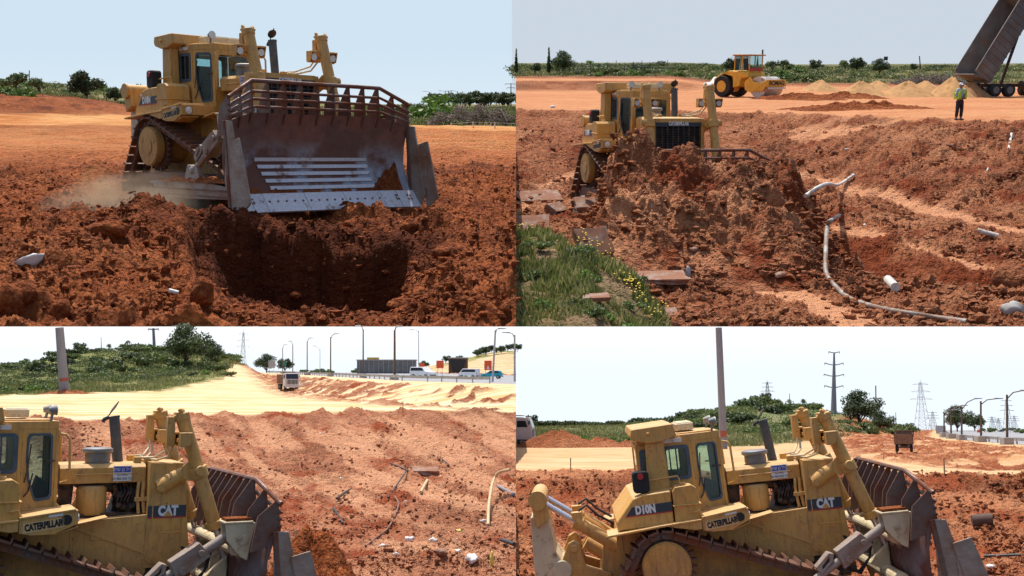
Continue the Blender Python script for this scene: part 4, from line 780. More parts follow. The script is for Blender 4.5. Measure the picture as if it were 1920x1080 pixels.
T1 = mk_tree('broadleaf_tree', 6, 5.4, .7, 5200, .14, LF2, 22); T2 = mk_tree('small_tree', 3, 3, .5, 1500, .14, LF2, 10); T3 = mk_tree('sparse_tree', 3, 3.2, .8, 700, .16, LF1, 8)
SH = [mk_shrub('shrub', 2, 1.2, 900, .10, LF1), mk_shrub('shrub', 2, 1.0, 900, .10, LF2), mk_shrub('shrub', 2, 1.3, 700, .12, LF3), mk_shrub('shrub', 2, 1.5, 800, .12, LF1)]
PALM = mk_palm('palm_tree', 3.0); CYP = empty('cypress_tree', 'cypress', 'tree'); q = MB(); q.tube([(0, 0, -.3), (0, 0, 3)], [.1, .03], 6); q.obj('trunk', BARK, CYP); leafobj('crown', leaves([(0, 0, .5+.45*k, .38*(1-.12*k), .38*(1-.12*k), .5) for k in range(7)], 1100, .1, .3), LF2, CYP)
# upper left
for px, Y, s, T in ((27, 118, 1.0, T3), (75, 120, .85, T3), (163, 118, 1.35, T2), (217, 122, .8, T2), (268, 120, 1.15, T2), (5, 124, .6, T3)):
    put(T, TL, px, Y, s, {27: 'thin leaning sapling near the left end of the overgrown bank', 75: 'small open crowned tree between sapling and tallest bank tree', 163: 'tallest bushy tree on the overgrown bank with bare upper twigs', 217: 'small round tree left of the bulldozer canopy on the bank', 268: 'broad dark tree just behind the bulldozer rear', 5: 'tiny sapling at the very left edge of the bank'}[px])
GL = 'shrubs on the overgrown bank behind the first bulldozer'
for k in range(24):
    px = rng.uniform(-10, 330); put(SH[k % 4], TL, px, rng.uniform(108, 150), rng.uniform(.8, 1.6), 'low shrub growing in the overgrown bank behind the blade-forward bulldozer', GL)
for k in range(5): put(SH[2], TL, rng.uniform(0, 60), rng.uniform(104, 110), rng.uniform(.8, 1.2), 'fresh green bush along the edge of the red bank', 'fresh green bushes at the bank edge')
put(SH[1], TL, 762, 125, 3.5, 'large dark lumpy shrub just right of the blade guard'); put(SH[2], TL, 815, 120, 3.2, 'wide light green shrub right of the dark lumpy shrub')
for k in range(24):
    px = rng.uniform(640, 990); put(SH[int(rng.integers(0, 4))], TL, px, rng.uniform(96, 180), rng.uniform(.7, 1.6), 'low shrub in the scrub field right of the raised blade', 'shrubs in the scrub field right of the blade')
for k in range(26): put(T2, TL, rng.uniform(790, 990), rng.uniform(225, 290), rng.uniform(1.0, 1.7), 'distant tree in the dark tree line beyond the scrub field', 'trees of the distant tree line')
def grass(name, S, pxr, Yr, n, h, mat, cond=None, label=''):
    u = rng.random(n); px = pxr[0]+(pxr[1]-pxr[0])*rng.random(n); Y = Yr[0]*(Yr[1]/Yr[0])**u; X = (px-960)/F*Y
    if cond is not None: m = cond(X, Y, px); X, Y = X[m], Y[m]
    Z = S.h(X, Y); n = len(X); hh = h*(.4+1.1*rng.random(n))*(.7+.6*ss(-.3, .3, fbm(X*.15, Y*.15, 5, 3))); a = rng.random(n)*6.28; w_ = hh*.22; lx, ly = rng.normal(size=n)*hh*.35, rng.normal(size=n)*hh*.35
    A = np.stack([X-w_*np.cos(a), Y-w_*np.sin(a), Z-.03], -1); B = np.stack([X+w_*np.cos(a), Y+w_*np.sin(a), Z-.03], -1); C = np.stack([X+lx, Y+ly, Z+hh], -1)
    o = mesh_np(name, np.stack([A, B, C], 1).reshape(-1, 3), np.arange(3*n).reshape(n, 3), mat, False); o['kind'] = 'stuff'; o['label'] = label; o['category'] = 'grass'; place(o, S, (0, 0, 0)); return o
grass('dry_grass', TL, (-20, 990), (96, 240), 45000, .36, LFD, lambda X, Y, px: (Y > I(px, [0, 205, 330, 640, 966], [112, 112, 108, 100, 92])), 'tall dry grass covering the scrub field behind the first bulldozer')
grass('dry_grass', TR, (960, 1980), (128, 260), 42000, .22, LFD, None, 'dry and green grass covering the field beyond the sandy plateau')
grass('dry_grass', BL, (-20, 480), (104, 215), 42000, .26, LFD, lambda X, Y, px: Y > I(px, [0, 300, 420, 480], [104, 117, 148, 220]), 'dry and green grass on the field and hillside behind the sandy road')
grass('dry_grass', BR, (967, 1660), (95, 215), 42000, .26, LFD, lambda X, Y, px: (Y > I(px, [960, 1420, 1560, 1640, 1680], [96, 96, 115, 150, 230])), 'dry and green grass on the field behind the side-on bulldozer')
wd = lambda X, Y, px: (sdl(px, TR.hc*0+135+(4.6-hTR(X, Y))/Y*2000) < -4-14*np.abs(fbm(X*.9, Y*.9, 4, 3))) & (fbm(X*.8, Y*.8, 6, 4) > -.12-.1*(Y > 21))
grass('weeds', TR, (960, 1300), (14, 30), 20000, .085, LFG, wd, 'green weeds on the slope in front of the concrete slabs')
grass('weeds', TR, (960, 1260), (14, 31), 12000, .12, LFD, wd, 'dry weeds mixed with the green weeds on the slope')
# brush piles
def brush(S, x0, x1, Y, h, n, label, dep=3):
    T = empty('brush_pile', label, 'brush pile'); q = MB(); c = S.at((x0+x1)/2, Y); W = (x1-x0)/F*Y/2
    for i in range(n):
        x = rng.uniform(-W, W); zt2 = h*(1-abs(x/W)**2.5)*(.55+.45*math.sin(x*1.7+1)**2); z = rng.random()*zt2; a = rng.random()*6.28; e = rng.normal()*.6; L = rng.uniform(.5, 1.6); y = rng.uniform(-dep, dep)*.5; d = Vector((math.cos(a), math.sin(a), e)).normalized()*L
        p = Vector((x, y, z)); q.tube([p-d*.5, p+Vector((0, 0, .1*L)), p+d*.5], [.035, .03, .012], 4, False)
    q.obj('branches', TWIG, T); place(T, S, c); return T
brush(TL, 800, 985, 100, 1.9, 900, 'long pile of dead grey branches beside the sandy strip'); brush(TR, 1680, 1815, 122, 1.1, 500, 'pile of dead dark branches behind the sand heaps')
# upper right greenery
for px, Y, s in ((1029, 140, .95), (968, 140, .9), (1420, 250, .8)): put(CYP, TR, px, Y, s, {1029: 'narrow dark cypress beside the low shrub on the skyline', 968: 'narrow dark cypress at the left edge of the skyline', 1420: 'tiny far cypress behind the road roller'}[px])
for px, Y, s, T in ((1003, 138, .6, T2), (1056, 140, 1.0, T1), (1448, 160, .7, T3), (1468, 160, .75, T3), (1372, 150, .9, T2), (1532, 165, .8, T2), (1584, 165, .7, T3), (1606, 165, .9, T2), (1715, 165, .5, T2), (1648, 150, .75, T1)):
    put(T, TR, px, Y, s*(.62 if T is T1 else 1), {1003: 'small dark bush tree between the two skyline cypresses', 1056: 'wide dark tree right of the cypress on the skyline', 1448: 'ragged small tree right of the road roller cab', 1468: 'ragged tree second to the right of the roller cab', 1372: 'tree hidden behind the road roller', 1532: 'round tree above the first sand heap', 1584: 'thin tree left of the round pair above the sand heaps', 1606: 'round tree beside the thin tree above the sand heaps', 1715: 'tiny tree left of the leaning pole', 1648: 'broad dense bush under the signboard on the skyline'}[px])
for k in range(30):
    px = rng.uniform(1000, 1900); put(SH[int(rng.integers(0, 4))], TR, px, rng.uniform(130, 190), rng.uniform(.7, 1.7), 'low shrub in the field beyond the sandy plateau', 'shrubs beyond the sandy plateau')
for k in range(10): put(SH[2], TR, rng.uniform(1110, 1345), rng.uniform(127, 134), rng.uniform(.5, .9), 'fresh green bush along the fence behind the far bulldozer', 'green bushes along the fence')
used_w = 0
for k in range(60):
    px = rng.uniform(975, 1230); Y = rng.uniform(16, 26); py = 135+(4.6-float(hTR(np.array([(px-960)/F*Y]), np.array([Y]))[0]))/Y*2000
    if used_w < 20 and float(sdl(np.array([px]), np.array([py]))[0]) < -8: put(SH[(2, 0, 3)[k % 3]], TR, px, Y, rng.uniform(.12, .28), 'leafy weed clump on the near slope left of the dirt pile', 'leafy weed clumps on the near slope'); used_w += 1
q = MB()
for k in range(150):
    if k < 60: px = rng.normal(1105, 22); Y = rng.normal(22.6, .4)
    elif k < 95: px = rng.normal(1180, 10); Y = rng.normal(20.4, .2)
    elif k < 125: px = rng.normal(975, 12); Y = rng.normal(25, .5)
    else: px = rng.normal(1220, 20); Y = rng.normal(19.6, .3)
    g = TR.at(max(px, 969), Y); h = rng.uniform(.1, .3); q.ball((g.x, g.y, g.z+h), (.022, .022, .012), 1)
o = tag(q.obj('wildflowers', FLW), 'small yellow wildflowers among the weeds on the near slope', 'flowers', kind='stuff'); place(o, TR, (0, 0, 0))
# lower left greenery
for px, Y, s, T, lb in ((348, 158, 1.34, T1, 'largest broad dark tree at the foot of the green hill'), (396, 168, .75, T1, 'rounded dark tree right of the largest hill tree'), (500, 262, 1.0, T1, 'broad tree beside the highway in the distance, left of two'), (534, 270, 1.5, T2, 'darker narrow tree beside the highway, right of the broad one'), (153, 198, 1.0, T2, 'small pale tree on top of the green hill'), (424, 250, .8, T2, 'tiny far tree on the end of the hill ridge')): put(T, BL, px, Y, s, lb)
put(PALM, BL, 204, 196, .62, 'shaggy short palm on the hilltop, left of two'); put(PALM, BL, 239, 192, .72, 'taller dark palm on the hilltop, right of two')
for k in range(55):
    px = rng.uniform(-10, 440); put(SH[(0, 1, 1, 3, 0, 1)[k % 6]], BL, px, rng.uniform(146, 205), rng.uniform(1.2, 2.5), 'dark green shrub covering the hill behind the cut-off bulldozer', 'shrubs on the lower left hill')
for k in range(9): put(SH[(3, 2)[k % 2]], BL, rng.uniform(-5, 105), rng.uniform(109, 118), rng.uniform(.6, .95), 'green bush beside the foot of the thick concrete pole', 'bushes near the thick pole')
for k in range(8): put(SH[(0, 1, 2)[k % 3]], BL, rng.uniform(310, 440), rng.uniform(142, 160), rng.uniform(.5, 1.0), 'shrub at the lower edge of the field beneath the large tree', 'shrubs beneath the large tree')
for k in range(24): put(T2, BL, rng.uniform(790, 975), rng.uniform(262, 278), rng.uniform(.45, .85), 'distant tree on the ridge above the orange signs', 'trees on the far ridge')
for k in range(8): put(SH[k % 4], BL, rng.uniform(560, 680), rng.uniform(262, 280), rng.uniform(.9, 1.6), 'far shrub on the other side of the highway', 'shrubs across the highway')
# lower right greenery
for px, Y, s, T, lb in ((1612, 165, 1.22, T1, 'largest broad dark tree right of the lift cylinders'), (1652, 160, .72, T1, 'rounded dark tree joined to the right of the largest tree'), (1795, 225, 1.15, T1, 'broad tree beside the highway lamps'), (1828, 232, 1.5, T2, 'dark narrow tree right of the broad highway tree'), (1432, 192, 1.0, T2, 'small pale tree on the hilltop above the exhaust stack'), (1703, 215, .8, T2, 'tiny far tree above the dusty truck'), (994, 205, 1.0, T2, 'tiny tree on the skyline above the white truck')): put(T, BR, px, Y, s, lb)
put(PALM, BR, 1507, 190, .75, 'palm tree on the hill left of the steel pylon'); put(PALM, BR, 1480, 192, .6, 'ragged palm beside the thin pole on the hill')
for k in range(48):
    px = rng.uniform(1200, 1700); put(SH[(0, 1, 1, 3, 0, 1)[k % 6]], BR, px, rng.uniform(136, 205), rng.uniform(1.2, 2.5), 'dark green shrub covering the hill behind the side-on bulldozer', 'shrubs on the lower right hill')
for k in range(34): put(SH[1], BR, 978+10.3*k, rng.uniform(198, 212), rng.uniform(1.5, 2.3), 'dark shrub in the hedge line along the left skyline', 'hedge line shrubs')
for k in range(14): put(SH[2], BR, rng.uniform(1040, 1190), rng.uniform(99, 106), rng.uniform(.55, .85), 'bright green bush behind the red earth heap', 'bright bushes behind the red heap')
for k in range(10): put(SH[k % 4], BR, rng.uniform(1850, 1990), rng.uniform(150, 260), rng.uniform(.8, 1.4), 'shrub on the far side of the highway behind the lamps', 'shrubs behind the highway lamps')

# ---------------------------------------------------------------- poles, pylons, lamps, fences
CON = mat_plain('grey_concrete', (.34, .32, .30), .85, 0, .15, 1.5, (.3, .2, .14), .2); PST = mat_plain('dull_purple_grey_pole', (.25, .245, .27), .7, 0, .08, .6); WOOD = mat_plain('weathered_brown_pole', (.13, .085, .06), .9, 0, .3, 2); GALV = mat_plain('galvanised_steel', (.40, .41, .43), .5, .3, .1)
ORG = mat_plain('orange_sign_face', (.85, .10, .02), .5, 0, .05); TARM = mat_plain('guardrail_steel', (.30, .32, .34), .5, .3, .1)
def column(name, S, pxb, Y, pxt, pyt, r0, r1, mat, label, cat, n=12, arms=(), group=None, dz_=0):
    T = empty(name, label, cat, group); b_ = S.at(pxb, Y); tp = S.pt(pxt, pyt, Y)-b_; q = MB(); q.tube([(0, 0, -.4), tuple(tp)], [r0, r1], n); q.obj('pole', mat, T, smooth=40)
    for f, hw, rise in arms:
        q = MB(); c = tp*f; q.tube([c+Vector((-hw, 0, rise)), c+Vector((-hw*.5, 0, rise*.3)), c, c+Vector((hw*.5, 0, rise*.3)), c+Vector((hw, 0, rise))], r1*.5+.02, 5)
        for e in (-1, 1): q.cyl(c+Vector((e*hw, 0, rise)), c+Vector((e*hw, 0, rise-.35)), .05, n=6)
        q.obj('crossarm', mat, T)
    place(T, S, b_); return T, tp
T, tp = column('concrete_pole', BL, 122, 108, 111.5, 614.5, .50, .40, PST, 'thick grey pole with red band at left of the green field', 'utility pole', 12)
q = MB(); q.tube([tuple(tp*.19), tuple(tp*.24)], [.487, .484], 12); q.obj('painted_band', mat_plain('faded_red_band', (.35, .10, .06), .8), T)
column('concrete_pole', BL, 290, 185, 287.5, 615.5, .30, .22, PST, 'grey pole standing on the hill left of the large tree', 'utility pole', 10, [(.95, .9, .1)])
column('wooden_pole', BL, 360, 186, 359, 618, .07, .05, WOOD, 'thin pole rising behind the crown of the large tree', 'utility pole', 6); column('wooden_pole', BL, 190.5, 200, 189.5, 632, .1, .04, WOOD, 'thin pole on the hilltop left of the palms', 'utility pole', 6)
T, tp = column('concrete_pole', BR, 1357, 86, 1347.5, 614.5, .31, .26, PST, 'thick grey pole rising behind the cab roof of the side-on bulldozer', 'utility pole', 12)
q = MB(); q.tube([tuple(tp*.10), tuple(tp*.15)], [.308, .306], 12); q.obj('painted_band', MATS['faded_red_band'], T)
column('steel_pylon', BR, 1563, 178, 1564, 661, .55, .14, PST, 'tall tapered steel pylon with four pairs of arms', 'pylon', 10, [(.995, .9, .2), (.80, 1.55, .35), (.62, 1.65, .35), (.44, 1.55, .35)])
column('wooden_pole', BR, 1643, 175, 1642, 723, .13, .09, WOOD, 'wooden pole with crossarm behind the largest tree', 'utility pole', 6, [(.72, 1.0, 0)]); column('wooden_pole', BR, 1480.5, 196, 1480.5, 738, .1, .05, WOOD, 'thin pole beside the ragged palm', 'utility pole', 6, [(.5, .7, 0)])
column('wooden_pole', BR, 1680, 215, 1679.5, 773, .1, .05, WOOD, 'short thin pole right of the rounded tree', 'utility pole', 6); column('wooden_pole', BR, 1158, 205, 1158, 788, .15, .1, WOOD, 'short pole on the left skyline', 'utility pole', 6)
column('wooden_pole', TR, 1727, 165, 1724, 105, .1, .08, WOOD, 'leaning pole on the skyline right of the signboard', 'utility pole', 6)
column('wooden_pole', TL, 54, 116, 55, 132, .05, .05, WOOD, 'short fence post standing on the left bank', 'post', 6)
for px, py, hw, lb in ((958, 156, 1.5, 'tallest distant pole at the far right edge of the scrub field'), (901, 174, 2.2, 'distant T shaped pylon above the branch pile'), (841, 170, .8, 'distant pole with short crossarm beside street lamps')): column('distant_pylon', TL, px, 280, px, py, .18, .12, GALV, lb, 'pylon', 6, [(.97, hw, 0), (.8, hw*.7, 0)] if px != 901 else [(.97, hw, 0)])
def lamp(name, S, pxb, Y, pyt, armpx, label, base=True, mat=WOOD, r=.11, group=None, pxt=None, armpy=None):
    T, tp = column(name, S, pxb, Y, pxt or pxb, pyt, r, r*.7, mat, label, 'street lamp', 8, group=group)
    e = Vector(((armpx-(pxt or pxb))/F*Y, 0, ((pyt-armpy) if armpy else 6)/F*Y)); q = MB(); q.tube([tuple(tp-Vector((0, 0, .3))), tuple(tp+e*.45+Vector((0, 0, e.z*.12))), tuple(tp+e)], r*.42, 6); q.obj('arm', mat, T, smooth=60)
    q = MB(); d = 1 if e.x > 0 else -1; q.prism([(0, -.04), (d*.7, .0), (d*.7, .08), (0, .1)], -.14, .14, Matrix.Translation(tp+e)); q.obj('lamp_head', GALV, T, bevel=.02)
    if base: q = MB(); q.prism([(-.42, -.6), (.42, -.6), (.36, .55), (-.36, .55)], -.4, .4); q.obj('concrete_base', CON, T, bevel=.04)
    return T
for px, Y, pyt, ap, lb in ((740, 108, 619, 743, 'dark lamp post on a concrete block nearest the white car'), (681, 128, 617.5, 677, 'lamp post on a concrete block left of the grey wall end'), (620, 150, 632, 627, 'third highway lamp post with block, counting left from the car'), (576, 178, 640, 580, 'fourth highway lamp post with block, left of the third'), (549, 205, 646, 546, 'fifth highway lamp post, near the green sign'), (530, 232, 652, 533, 'farthest highway lamp post, beside the grey board')): lamp('street_lamp', BL, px, Y, pyt, ap, lb, r=.13 if px == 740 else .1)
lamp('street_lamp', BL, 923, 92, 619, 934, 'leaning grey lamp post in front of the blue car', False, GALV, .1, pxt=929, armpy=616.5); lamp('street_lamp', BL, 785, 165, 620, 776, 'pale thin lamp post beside the small orange sign', False, GALV, .07, armpy=618.5)
lamp('street_lamp', BL, 965, 95, 628, 956, 'lamp post at the right edge of the highway scene', False, GALV, .1, armpy=624); lamp('street_lamp', BL, 600, 240, 655, 592, 'pale lamp post across the highway', False, GALV, .07)
for px, Y, pyt, ax, ay, lb in ((1888, 82, 740, 1914, 733, 'nearest dark lamp post on a concrete block by the guardrail'), (1839, 93, 752, 1865, 748, 'second lamp post with block, left of the nearest'), (1803, 104, 762, 1828, 748, 'third lamp post, curved arm pointing right'), (1783, 114, 768, 1802, 761, 'fourth lamp post along the guardrail'), (1770, 126, 774, 1784, 769, 'farthest lamp post with block, beside the grey board')): lamp('street_lamp', BR, px, Y, pyt, ax, lb, armpy=ay)
for px, py, lb in ((858, 171, 'distant street lamp above the scrub, rightmost of three'), (835, 171, 'distant street lamp above the scrub, middle of three'), (806, 172, 'distant street lamp above the scrub, leftmost of three')): lamp('street_lamp', TL, px, 260, py, px-8, lb, False, GALV, .12, armpy=py-.6)
def lattice(name, S, px, Y, pyt, w_, label, arms=3, group=None):
    T = empty(name, label, 'pylon', group); b_ = S.at(px, Y); H = (S.pt(px, pyt, Y)-b_).z; q = MB(); n = 7; r = .035*max(1, H/14)
    def wz(f): return w_*(1-f)**1.3+w_*.16
    for k in range(n):
        f0, f1 = k/n*.93, (k+1)/n*.93; a, c = wz(f0)/2, wz(f1)/2
        for sx_ in (-1, 1):
            for sy in (-1, 1):
                q.tube([(sx_*a, sy*a, H*f0-.2), (sx_*c, sy*c, H*f1)], r, 4); q.tube([(sx_*a, sy*a, H*f0), (-sx_*c, sy*c, H*f1)], r*.6, 4)
            q.tube([(sx_*c, -c, H*f1), (sx_*c, c, H*f1)], r*.6, 4); q.tube([(-c, sx_*c, H*f1), (c, sx_*c, H*f1)], r*.6, 4)
    q.tube([(0, 0, H*.9), (0, 0, H)], r, 4); q.obj('mast', GALV, T)
    for k in range(arms):
        z = H*(.9-.14*k); w2 = w_*(.55+.15*k)+.3; q = MB(); q.tube([(-w2, 0, z), (0, 0, z+.04*H), (w2, 0, z)], r*.8, 4); q.tube([(-w2, 0, z), (w2, 0, z)], r*.8, 4); q.obj('crossarm', GALV, T)
    place(T, S, b_); return T
lattice('lattice_pylon', BL, 455, 262, 618, 1.6, 'lattice steel pylon right of the rounded hill tree'); lattice('lattice_pylon', BR, 1440, 205, 713, 1.3, 'pale lattice pylon on the hill left of the tall pylon')
lattice('lattice_pylon', BR, 1730, 210, 711, 2.3, 'largest lattice pylon above the sandy track'); lattice('lattice_pylon', BR, 1750, 255, 770, 1.6, 'small lattice pylon just right of the largest one'); lattice('lattice_pylon', BR, 1890.5, 200, 745, 1.3, 'narrow lattice mast behind the nearest lamp post')
for px, pt_ in ((1837, 778), (1861, 780), (1873, 783), (1903, 778)): lattice('lattice_pylon', BR, px, 262, pt_, 1.3, 'small distant lattice pylon beyond the highway', group='distant lattice pylons beyond the highway')
def sampleline(P_, S, off, step, y0):
    pts = []; L = 0
    for (ax, ay), (bx_, by) in zip(P_, P_[1:]):
        d = Vector((bx_-ax, by-ay)); n_ = int(d.length/step)
        for k in range(n_): t_ = k*step/d.length; nn = Vector((d.y, -d.x)).normalized(); x = ax+d.x*t_+nn.x*off; y = ay+d.y*t_+nn.y*off; pts.append(Vector((x, y, float(S.h(np.array([x]), np.array([y]))[0]))))
    return [p for p in pts if p.y > y0]
for S, P_, lb, xm in ((BL, RL, 'steel guardrail running along the highway in front of the cars', -.4), (BR, RR, 'steel guardrail behind the row of lamp posts at right', 99)):
    pts = [p for p in sampleline(P_, S, .4, 3.2, 50) if p.x < xm][:60]; T = empty('guardrail', lb, 'guardrail'); b_ = pts[0]
    q = MB(); q.loft([[p-b_+Vector(v) for v in ((-.02, 0, .28), (.03, 0, .34), (-.02, 0, .40), (.03, 0, .46), (-.02, 0, .52), (-.06, 0, .52), (-.06, 0, .28))] for p in pts]); q.obj('rail', TARM, T, fixn=True)
    for p in pts: q = MB(); c = p-b_; q.box(c.x-.1, c.x-.0, c.y-.06, c.y+.06, c.z-.3, c.z+.5); q.obj('post', TARM, T)
    place(T, S, b_)
T = empty('wire_fence', 'row of thin fence posts on the skyline behind the far bulldozer', 'fence'); b_ = TR.at(1075, 131)
pp_ = [TR.at(1075+16*k, 131+2*k*.2)-b_ for k in range(13)]
for k, p in enumerate(pp_): q = MB(); q.tube([p, p+Vector((0, 0, 1.5+.15*(k % 3)))], .035, 5); q.obj('post', WOOD, T)
for z in (.6, 1.0, 1.4): q = MB(); q.tube([p+Vector((0, 0, z)) for p in pp_], .012, 4); q.obj('wire', GALV, T)
place(T, TR, b_)
T = empty('wire_fence', 'low wire fence with white posts before the branch pile', 'fence'); b_ = TL.at(846, 91); pp_ = [TL.at(846+41*k, 91-1.5*k)-b_ for k in range(4)]
for p in pp_: q = MB(); q.tube([p-Vector((0, 0, .2)), p+Vector((0, 0, .62))], .045, 6); q.obj('post', WHT, T)
for z in (.3, .55): q = MB(); q.tube([p+Vector((0, 0, z)) for p in pp_], .008, 4); q.obj('wire', GALV, T)
place(T, TL, b_)
def stake(S, px, py, h, label):
    g = S.gnd(px, py); q = MB(); q.box(-.025, .025, -.02, .02, -.2, h); q.prism([(-.03, h), (.03, h), (0, h+.04)], -.02, .02); o = tag(q.obj('survey_stake', mat_plain('pale_stake_wood', (.5, .33, .16), .8)), label, 'stake'); place(o, S, g)
stake(BL, 755.5, 777, .75, 'thin wooden survey stake on the bank edge below the highway'); stake(BR, 1070, 883, .5, 'thin survey stake at the plateau edge left of the canopy'); stake(BR, 1771, 888, .45, 'thin survey stake with red tip right of the blade guard'); stake(BR, 1657, 862, .3, 'short stake on the sand behind the blade guard')

def scrub(S, pxr, Yr, nl, mat, label, cond=None, sz=(.35, 1.1)):
    L = []
    while len(L) < nl:
        px = rng.uniform(*pxr); Y = Yr[0]*(Yr[1]/Yr[0])**rng.random(); x = (px-960)/F*Y
        if fbm(np.array([x*.12]), np.array([Y*.12]), 33, 3)[0] < -.15 or (cond and not cond(px, Y)): continue
        r = rng.uniform(*sz); z = float(S.h(np.array([x]), np.array([Y]))[0]); L.append((x, Y, z+r*.15, r*1.3, r*1.3, r*.55))
    o = leafobj('ground_scrub', leaves(L, nl*75, .13, .3), mat); tag(o, label, 'scrub', kind='stuff'); place(o, S, (0, 0, 0))
scrub(TL, (-10, 330), (112, 170), 260, LF1, 'low scrub covering the bank at upper left'); scrub(TL, (640, 985), (98, 230), 420, LF1, 'low scrub covering the field right of the raised blade')
scrub(TR, (960, 1980), (129, 240), 620, LF1, 'low scrub covering the field beyond the sandy plateau'); scrub(TR, (1300, 1980), (129, 180), 160, LFD, 'dry scrub patches beyond the sand heaps', sz=(.4, .9))
scrub(BL, (-10, 440), (120, 208), 520, LF1, 'low scrub covering the lower left hill', lambda px, Y: Y > I(px, [0, 300, 440], [122, 135, 165]), (.4, 1.3)); scrub(BR, (1180, 1680), (115, 208), 520, LF1, 'low scrub covering the lower right hill', lambda px, Y: Y > I(px, [1180, 1450, 1680], [150, 120, 150]), (.4, 1.3))
# ---------------------------------------------------------------- signs, walls, vehicles, people
def board(S, px, Y, x0, x1, y0, y1, mat, label, cat='road sign', legs=True, name='road_sign', sym=False):
    b_ = S.at(px, Y); A = S.pt(x0, y1, Y)-b_; B = S.pt(x1, y0, Y)-b_; T = empty(name, label, cat); q = MB(); q.box(A.x, B.x, -.03, .03, A.z, B.z); q.obj('panel', mat, T, bevel=.01)
    if legs:
        for f in (.2, .8): q = MB(); x = A.x+(B.x-A.x)*f; q.tube([(x, .06, -.3), (x, .06, A.z+.3)], .035, 6); q.obj('leg', GALV, T)
    if sym: cx = (A.x+B.x)/2; q = MB(); q.prism([(cx-.18, A.z+.12), (cx+.2, A.z+.12), (cx, A.z+.55)], -.045, -.031); q.obj('symbol', WHT, T)
    place(T, S, b_); return T
board(BL, 825, 150, 818, 832, 676, 690.5, ORG, 'square orange sign on two legs between the white car and van'); board(BL, 791, 155, 786, 796, 681, 688, ORG, 'smallest orange sign directly behind the white car'); board(BL, 915, 130, 908, 922, 676, 694, ORG, 'tallest orange sign behind the blue car with a white triangle', sym=True)
board(BL, 509, 232, 503, 516, 676, 690, GALV, 'grey board on posts beside the far end of the highway', 'sign board'); board(BL, 533, 245, 529, 537, 678, 686, mat_plain('green_sign', (.03, .22, .12), .5), 'small green highway sign near the farthest lamp posts')
board(BR, 1763, 150, 1755, 1773, 798, 813, GALV, 'grey board left of the highway lamp posts', 'sign board'); board(BR, 1835, 200, 1832, 1838, 806, 811, ORG, 'tiny orange road sign by the far highway'); board(TR, 1661, 150, 1657, 1665, 106, 113, mat_plain('dark_board', (.06, .06, .06), .7), 'small dark signboard rising above the broad bush', 'signboard')
def boxthing(name, S, px, Y, x0, x1, y0, y1, dep, mat, label, cat, extra=None):
    b_ = S.at(px, Y); A = S.pt(x0, y1, Y)-b_; B = S.pt(x1, y0, Y)-b_; T = empty(name, label, cat); q = MB(); q.box(A.x, B.x, 0, dep, min(A.z, -.5), B.z-.25); q.obj('wall', mat, T, bevel=.05)
    q = MB(); q.box(A.x-.15, B.x+.15, -.12, dep+.1, B.z-.25, B.z); q.obj('coping', CON, T, bevel=.03)
    if extra: extra(T, A, B)
    place(T, S, b_); return T
def fw(T, A, B):
    q = MB(); q.box(A.x+2.2, A.x+4.6, 0, 2, B.z, B.z+.45); q.obj('formwork', mat_plain('yellow_formwork', (.55, .36, .08), .8), T)
    for k in range(12): q = MB(); x = A.x+(B.x-A.x)*(k+.5)/12; q.box(x-.05, x+.05, -.05, 0, -.5, B.z-.25); q.obj('rib', CON, T)
boxthing('retaining_wall', BL, 724, 232, 669, 778, 674, 690, 4, mat_plain('dark_wall_concrete', (.16, .155, .15), .9, 0, .25, .8), 'long grey concrete wall under construction beyond the highway', 'wall', fw)
def sk_(T, A, B):
    q = MB(); q.prism([(A.x+.3, B.z-.6), (B.x-.3, B.z-.6), (B.x-.9, .4), (A.x+.9, .4)], -.4, -.02); q.obj('dark_opening', INK, T)
boxthing('bridge_abutment', BL, 858, 215, 841, 876, 670, 686, 4, WOOD, 'dark boxy bridge structure between the orange signs', 'bridge part', sk_)
def heap(name, S, c, rx, ry, h, mat, label, cat, seed=0, rot=0, rz=.12, nx=70, p=1.0, prof=None, kind=None, nofill=0):
    g = np.linspace(-1.15, 1.15, nx); X, Y_ = np.meshgrid(g, g); r = np.hypot(X, Y_); base = np.clip(1-r**p, -.2, 1)
    xx, yy = X*rx, Y_*ry; ang = np.arctan2(Y_, X); base = base*(1+.14*np.sin(3*ang+seed))+0
    Z = h*base/(1+.05)+rz*rough(xx*1.0, yy*1.0, 1.0, seed)*4*np.clip(base+.2, 0, 1)
    if prof is not None: Z = prof(X, Y_, xx, yy)
    V = np.stack([xx, yy, Z], -1).reshape(-1, 3); i = np.arange(nx*nx).reshape(nx, nx); f = np.stack([i[:-1, :-1], i[:-1, 1:], i[1:, 1:], i[1:, :-1]], -1).reshape(-1, 4)
    o = mesh_np(name, V, f, mat, True); tag(o, label, cat); place(o, S, c, rot); return o
SAND = mat_plain('yellow_heap_sand', (.44, .235, .085), .95, 0, .22, 1.2, (.3, .15, .05), .3)
for px, x0, x1, yt, yb, Y, lb in ((1539, 1506, 1572, 152, 175, 100, 'leftmost yellow sand heap beyond the plateau'), (1611, 1567, 1655, 155, 186, 88, 'large low sand heap second from the left'), (1701, 1655, 1747, 155, 186, 87, 'pointed sand heap in the middle of the row'), (1735, 1705, 1766, 154, 174, 98, 'small sand heap behind the pointed one'), (1785, 1748, 1822, 149, 186, 86, 'tallest sand heap beside the tipping truck'), (1645, 1618, 1672, 153, 166, 104, 'small far sand heap behind the middle of the row')):
    c = TR.at(px, Y); h = (TR.pt(px, yt, Y).z-c.z); heap('sand_heap', TR, c, (x1-x0)/F*Y/2*1.1, 2.6, h*1.12, SAND, lb, 'sand heap', int(px), rz=.02, nx=44, p=1.15)
